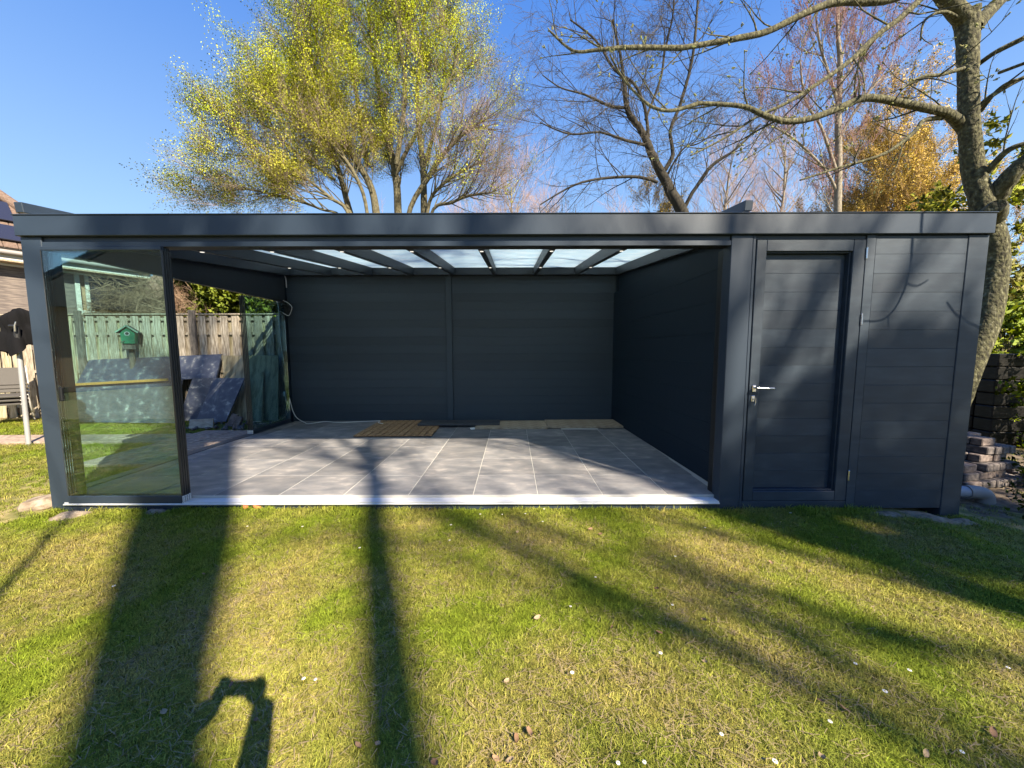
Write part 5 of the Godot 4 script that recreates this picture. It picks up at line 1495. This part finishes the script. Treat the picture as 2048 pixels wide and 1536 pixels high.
# ---------------------------------------------------------------- the person taking the photograph
# bones: [from, to, radius, radius, blend, colour]; a smooth field over a grid, meshed as surface nets
func flesh(mb: MB, bones: Array, cell: float) -> void:
	var lo := Vector3(1e9, 1e9, 1e9)
	var hi := -lo
	for b in bones:
		var r: float = maxf(b[2], b[3]) + 0.03
		for q in [b[0], b[1]]:
			lo = lo.min(q - Vector3.ONE * r)
			hi = hi.max(q + Vector3.ONE * r)
	var nx := int((hi.x - lo.x) / cell) + 2
	var ny := int((hi.y - lo.y) / cell) + 2
	var nz := int((hi.z - lo.z) / cell) + 2
	var f := PackedFloat32Array()
	f.resize(nx * ny * nz)
	f.fill(1.0)
	var own := PackedInt32Array()
	own.resize(nx * ny * nz)
	for bi in bones.size():
		var b: Array = bones[bi]
		var a: Vector3 = b[0]
		var ab: Vector3 = b[1] - a
		var l2 := maxf(ab.length_squared(), 1e-8)
		var kk: float = b[4]
		var r := Vector3.ONE * (maxf(b[2], b[3]) + kk + cell * 2.0)
		var g0 := ((a.min(b[1]) - r - lo) / cell).floor().max(Vector3.ZERO)
		var g1 := ((a.max(b[1]) + r - lo) / cell).ceil()
		for k in range(int(g0.z), mini(int(g1.z), nz - 1) + 1):
			for j in range(int(g0.y), mini(int(g1.y), ny - 1) + 1):
				for i in range(int(g0.x), mini(int(g1.x), nx - 1) + 1):
					var p := lo + Vector3(i, j, k) * cell
					var t := clampf((p - a).dot(ab) / l2, 0.0, 1.0)
					var d: float = (p - a - ab * t).length() - lerpf(b[2], b[3], t)
					var id := (k * ny + j) * nx + i
					var o := f[id]
					if d < o:
						own[id] = bi
					var h := maxf(kk - absf(d - o), 0.0) / kk
					f[id] = minf(d, o) - h * h * kk * 0.25
	var at := {}
	var corner := [Vector3i(0, 0, 0), Vector3i(1, 0, 0), Vector3i(0, 1, 0), Vector3i(1, 1, 0), Vector3i(0, 0, 1), Vector3i(1, 0, 1), Vector3i(0, 1, 1), Vector3i(1, 1, 1)]
	var edges := [[0, 1], [2, 3], [4, 5], [6, 7], [0, 2], [1, 3], [4, 6], [5, 7], [0, 4], [1, 5], [2, 6], [3, 7]]
	var off := [0, 1, nx, nx + 1, nx * ny, nx * ny + 1, nx * ny + nx, nx * ny + nx + 1]
	for k in nz - 1:
		for j in ny - 1:
			var row := (k * ny + j) * nx
			for i in nx - 1:
				var id := row + i
				var c0 := f[id]
				if c0 > cell * 2.0 or c0 < -cell * 2.0:
					continue
				var neg := 0
				for q in 8:
					if f[id + off[q]] < 0.0:
						neg += 1
				if neg == 0 or neg == 8:
					continue
				var sum := Vector3.ZERO
				var cnt := 0
				for e in edges:
					var fa := f[id + off[e[0]]]
					var fb := f[id + off[e[1]]]
					if (fa < 0.0) != (fb < 0.0):
						sum += Vector3(corner[e[0]]).lerp(Vector3(corner[e[1]]), fa / (fa - fb))
						cnt += 1
				var g := Vector3(f[id + 1] - c0, f[id + nx] - c0, f[id + nx * ny] - c0).normalized()
				mb.col = bones[own[id]][5]
				at[id] = mb.v.size()
				mb.vert(lo + (Vector3(i, j, k) + sum / cnt) * cell, g)
	for id in at:
		for ax in 3:
			var st: int = [1, nx, nx * ny][ax]
			var s1: int = [nx, nx * ny, 1][ax]
			var s2: int = [nx * ny, 1, nx][ax]
			if (f[id] < 0.0) == (f[id + st] < 0.0) or not (at.has(id - s1) and at.has(id - s2) and at.has(id - s1 - s2)):
				continue
			var q := [at[id], at[id - s1], at[id - s1 - s2], at[id - s2]]
			if f[id] < 0.0:
				q.reverse()
			mb.ix.append_array(PackedInt32Array([q[0], q[1], q[2], q[0], q[2], q[3]]))

func photographer() -> void:
	var t := thing("person", "person in a dark jacket and jeans standing behind the lawn, holding up a phone", "person", Vector3(4.05, -0.03, 3.56))
	var jk := C(0.02, 0.024, 0.035)
	var jn := C(0.05, 0.065, 0.11)
	var sk := C(0.46, 0.28, 0.20)
	var sh := C(0.05, 0.04, 0.035)
	var V := func(x: float, y: float, z: float) -> Vector3: return Vector3(x, y, z)
	var bones := []
	var add := func(a: Vector3, b: Vector3, r0: float, r1: float, k: float, c: Color) -> void: bones.append([a, b, r0, r1, k, c])
	for s in [-1.0, 1.0]:
		add.call(Vector3(s * 0.10, 0.92, 0), Vector3(s * 0.11, 0.50, -0.01), 0.095, 0.06, 0.05, jn)
		add.call(Vector3(s * 0.11, 0.50, -0.01), Vector3(s * 0.12, 0.10, 0.02), 0.06, 0.045, 0.03, jn)
		add.call(Vector3(s * 0.12, 0.06, 0.05), Vector3(s * 0.14, 0.045, -0.15), 0.05, 0.042, 0.03, sh)
		add.call(Vector3(s * 0.10, 1.42, 0.02), Vector3(s * 0.18, 1.41, 0.02), 0.075, 0.07, 0.06, jk)
	add.call(Vector3(0, 0.94, 0), Vector3(0, 1.12, 0), 0.135, 0.125, 0.06, jk)
	add.call(Vector3(-0.07, 1.12, 0), Vector3(-0.08, 1.36, 0), 0.11, 0.11, 0.06, jk)
	add.call(Vector3(0.07, 1.12, 0), Vector3(0.08, 1.36, 0), 0.11, 0.11, 0.06, jk)
	add.call(Vector3(-0.20, 1.40, 0), Vector3(-0.24, 1.19, -0.16), 0.07, 0.060, 0.04, jk)
	add.call(Vector3(-0.24, 1.19, -0.16), Vector3(0.00, 1.365, -0.33), 0.058, 0.042, 0.03, jk)
	add.call(Vector3(0.20, 1.40, 0), Vector3(0.24, 1.12, -0.14), 0.07, 0.060, 0.04, jk)
	add.call(Vector3(0.24, 1.12, -0.14), Vector3(0.215, 1.365, -0.33), 0.058, 0.042, 0.03, jk)
	add.call(Vector3(0, 1.45, 0.01), Vector3(0, 1.55, -0.02), 0.055, 0.052, 0.03, sk)
	add.call(Vector3(0, 1.64, -0.04), Vector3(0, 1.68, -0.02), 0.078, 0.086, 0.03, sk)
	add.call(Vector3(0, 1.57, -0.085), Vector3(0, 1.62, -0.07), 0.042, 0.055, 0.03, sk)
	add.call(Vector3(0, 1.655, -0.12), Vector3(0, 1.622, -0.138), 0.010, 0.014, 0.012, sk)
	for s in [-1.0, 1.0]:
		add.call(Vector3(s * 0.082, 1.66, -0.02), Vector3(s * 0.086, 1.62, -0.025), 0.014, 0.010, 0.01, sk)
	var mb := MB.new()
	flesh(mb, bones, 0.015)
	# hands: palm, four fingers round the phone's back edge, thumb on its front
	for s in [-1.0, 1.0]:
		bones.clear()
		var w := Vector3(0.11 + s * 0.085, 1.385, -0.345)
		add.call(w, w + Vector3(-s * 0.01, 0.045, -0.01), 0.022, 0.024, 0.015, sk)
		for k in 4:
			var b := w + Vector3(-s * 0.012, 0.02 + 0.017 * k, -0.012)
			var l: float = [0.85, 1.0, 0.95, 0.75][k]
			add.call(b, b + Vector3(s * 0.016, 0.004, -0.022) * l, 0.009, 0.0085, 0.006, sk)
			add.call(b + Vector3(s * 0.016, 0.004, -0.022) * l, b + Vector3(-s * 0.012, 0.008, -0.030) * l, 0.0085, 0.0075, 0.006, sk)
		add.call(w + Vector3(-s * 0.005, 0.0, 0.012), w + Vector3(-s * 0.035, 0.035, 0.02), 0.011, 0.009, 0.008, sk)
		flesh(mb, bones, 0.005)
	part("body", mb, M.twig, t)
	# hair, eyes, mouth
	mb = MB.new()
	var hair := []
	hair.append([Vector3(0, 1.70, 0.005), Vector3(0, 1.66, 0.03), 0.088, 0.080, 0.03, C(0.05, 0.035, 0.022)])
	flesh(mb, hair, 0.012)
	part("hair", mb, M.twig, t)
	mb = MB.new()
	for s in [-1.0, 1.0]:
		mb.tube([Vector3(s * 0.032, 1.662, -0.112), Vector3(s * 0.032, 1.662, -0.119)], [0.011, 0.007], 10)
	part("eyes", mb, M.white, t)
	mb = MB.new()
	mb.box(Vector3(0, 1.588, -0.132), Vector3(0.042, 0.008, 0.006), Basis(), 0.003)
	part("mouth", mb, mat(C(0.30, 0.12, 0.10), 0.5), t)
	var ph := MB.new()
	ph.box(Vector3(4.16, 1.392, 3.192), Vector3(0.155, 0.075, 0.008), Basis.from_euler(Vector3(-0.0887, 0, 0)), 0.003)
	loose("phone", ph, M.rubber, "black phone held level in both hands by the person behind the lawn", "phone")
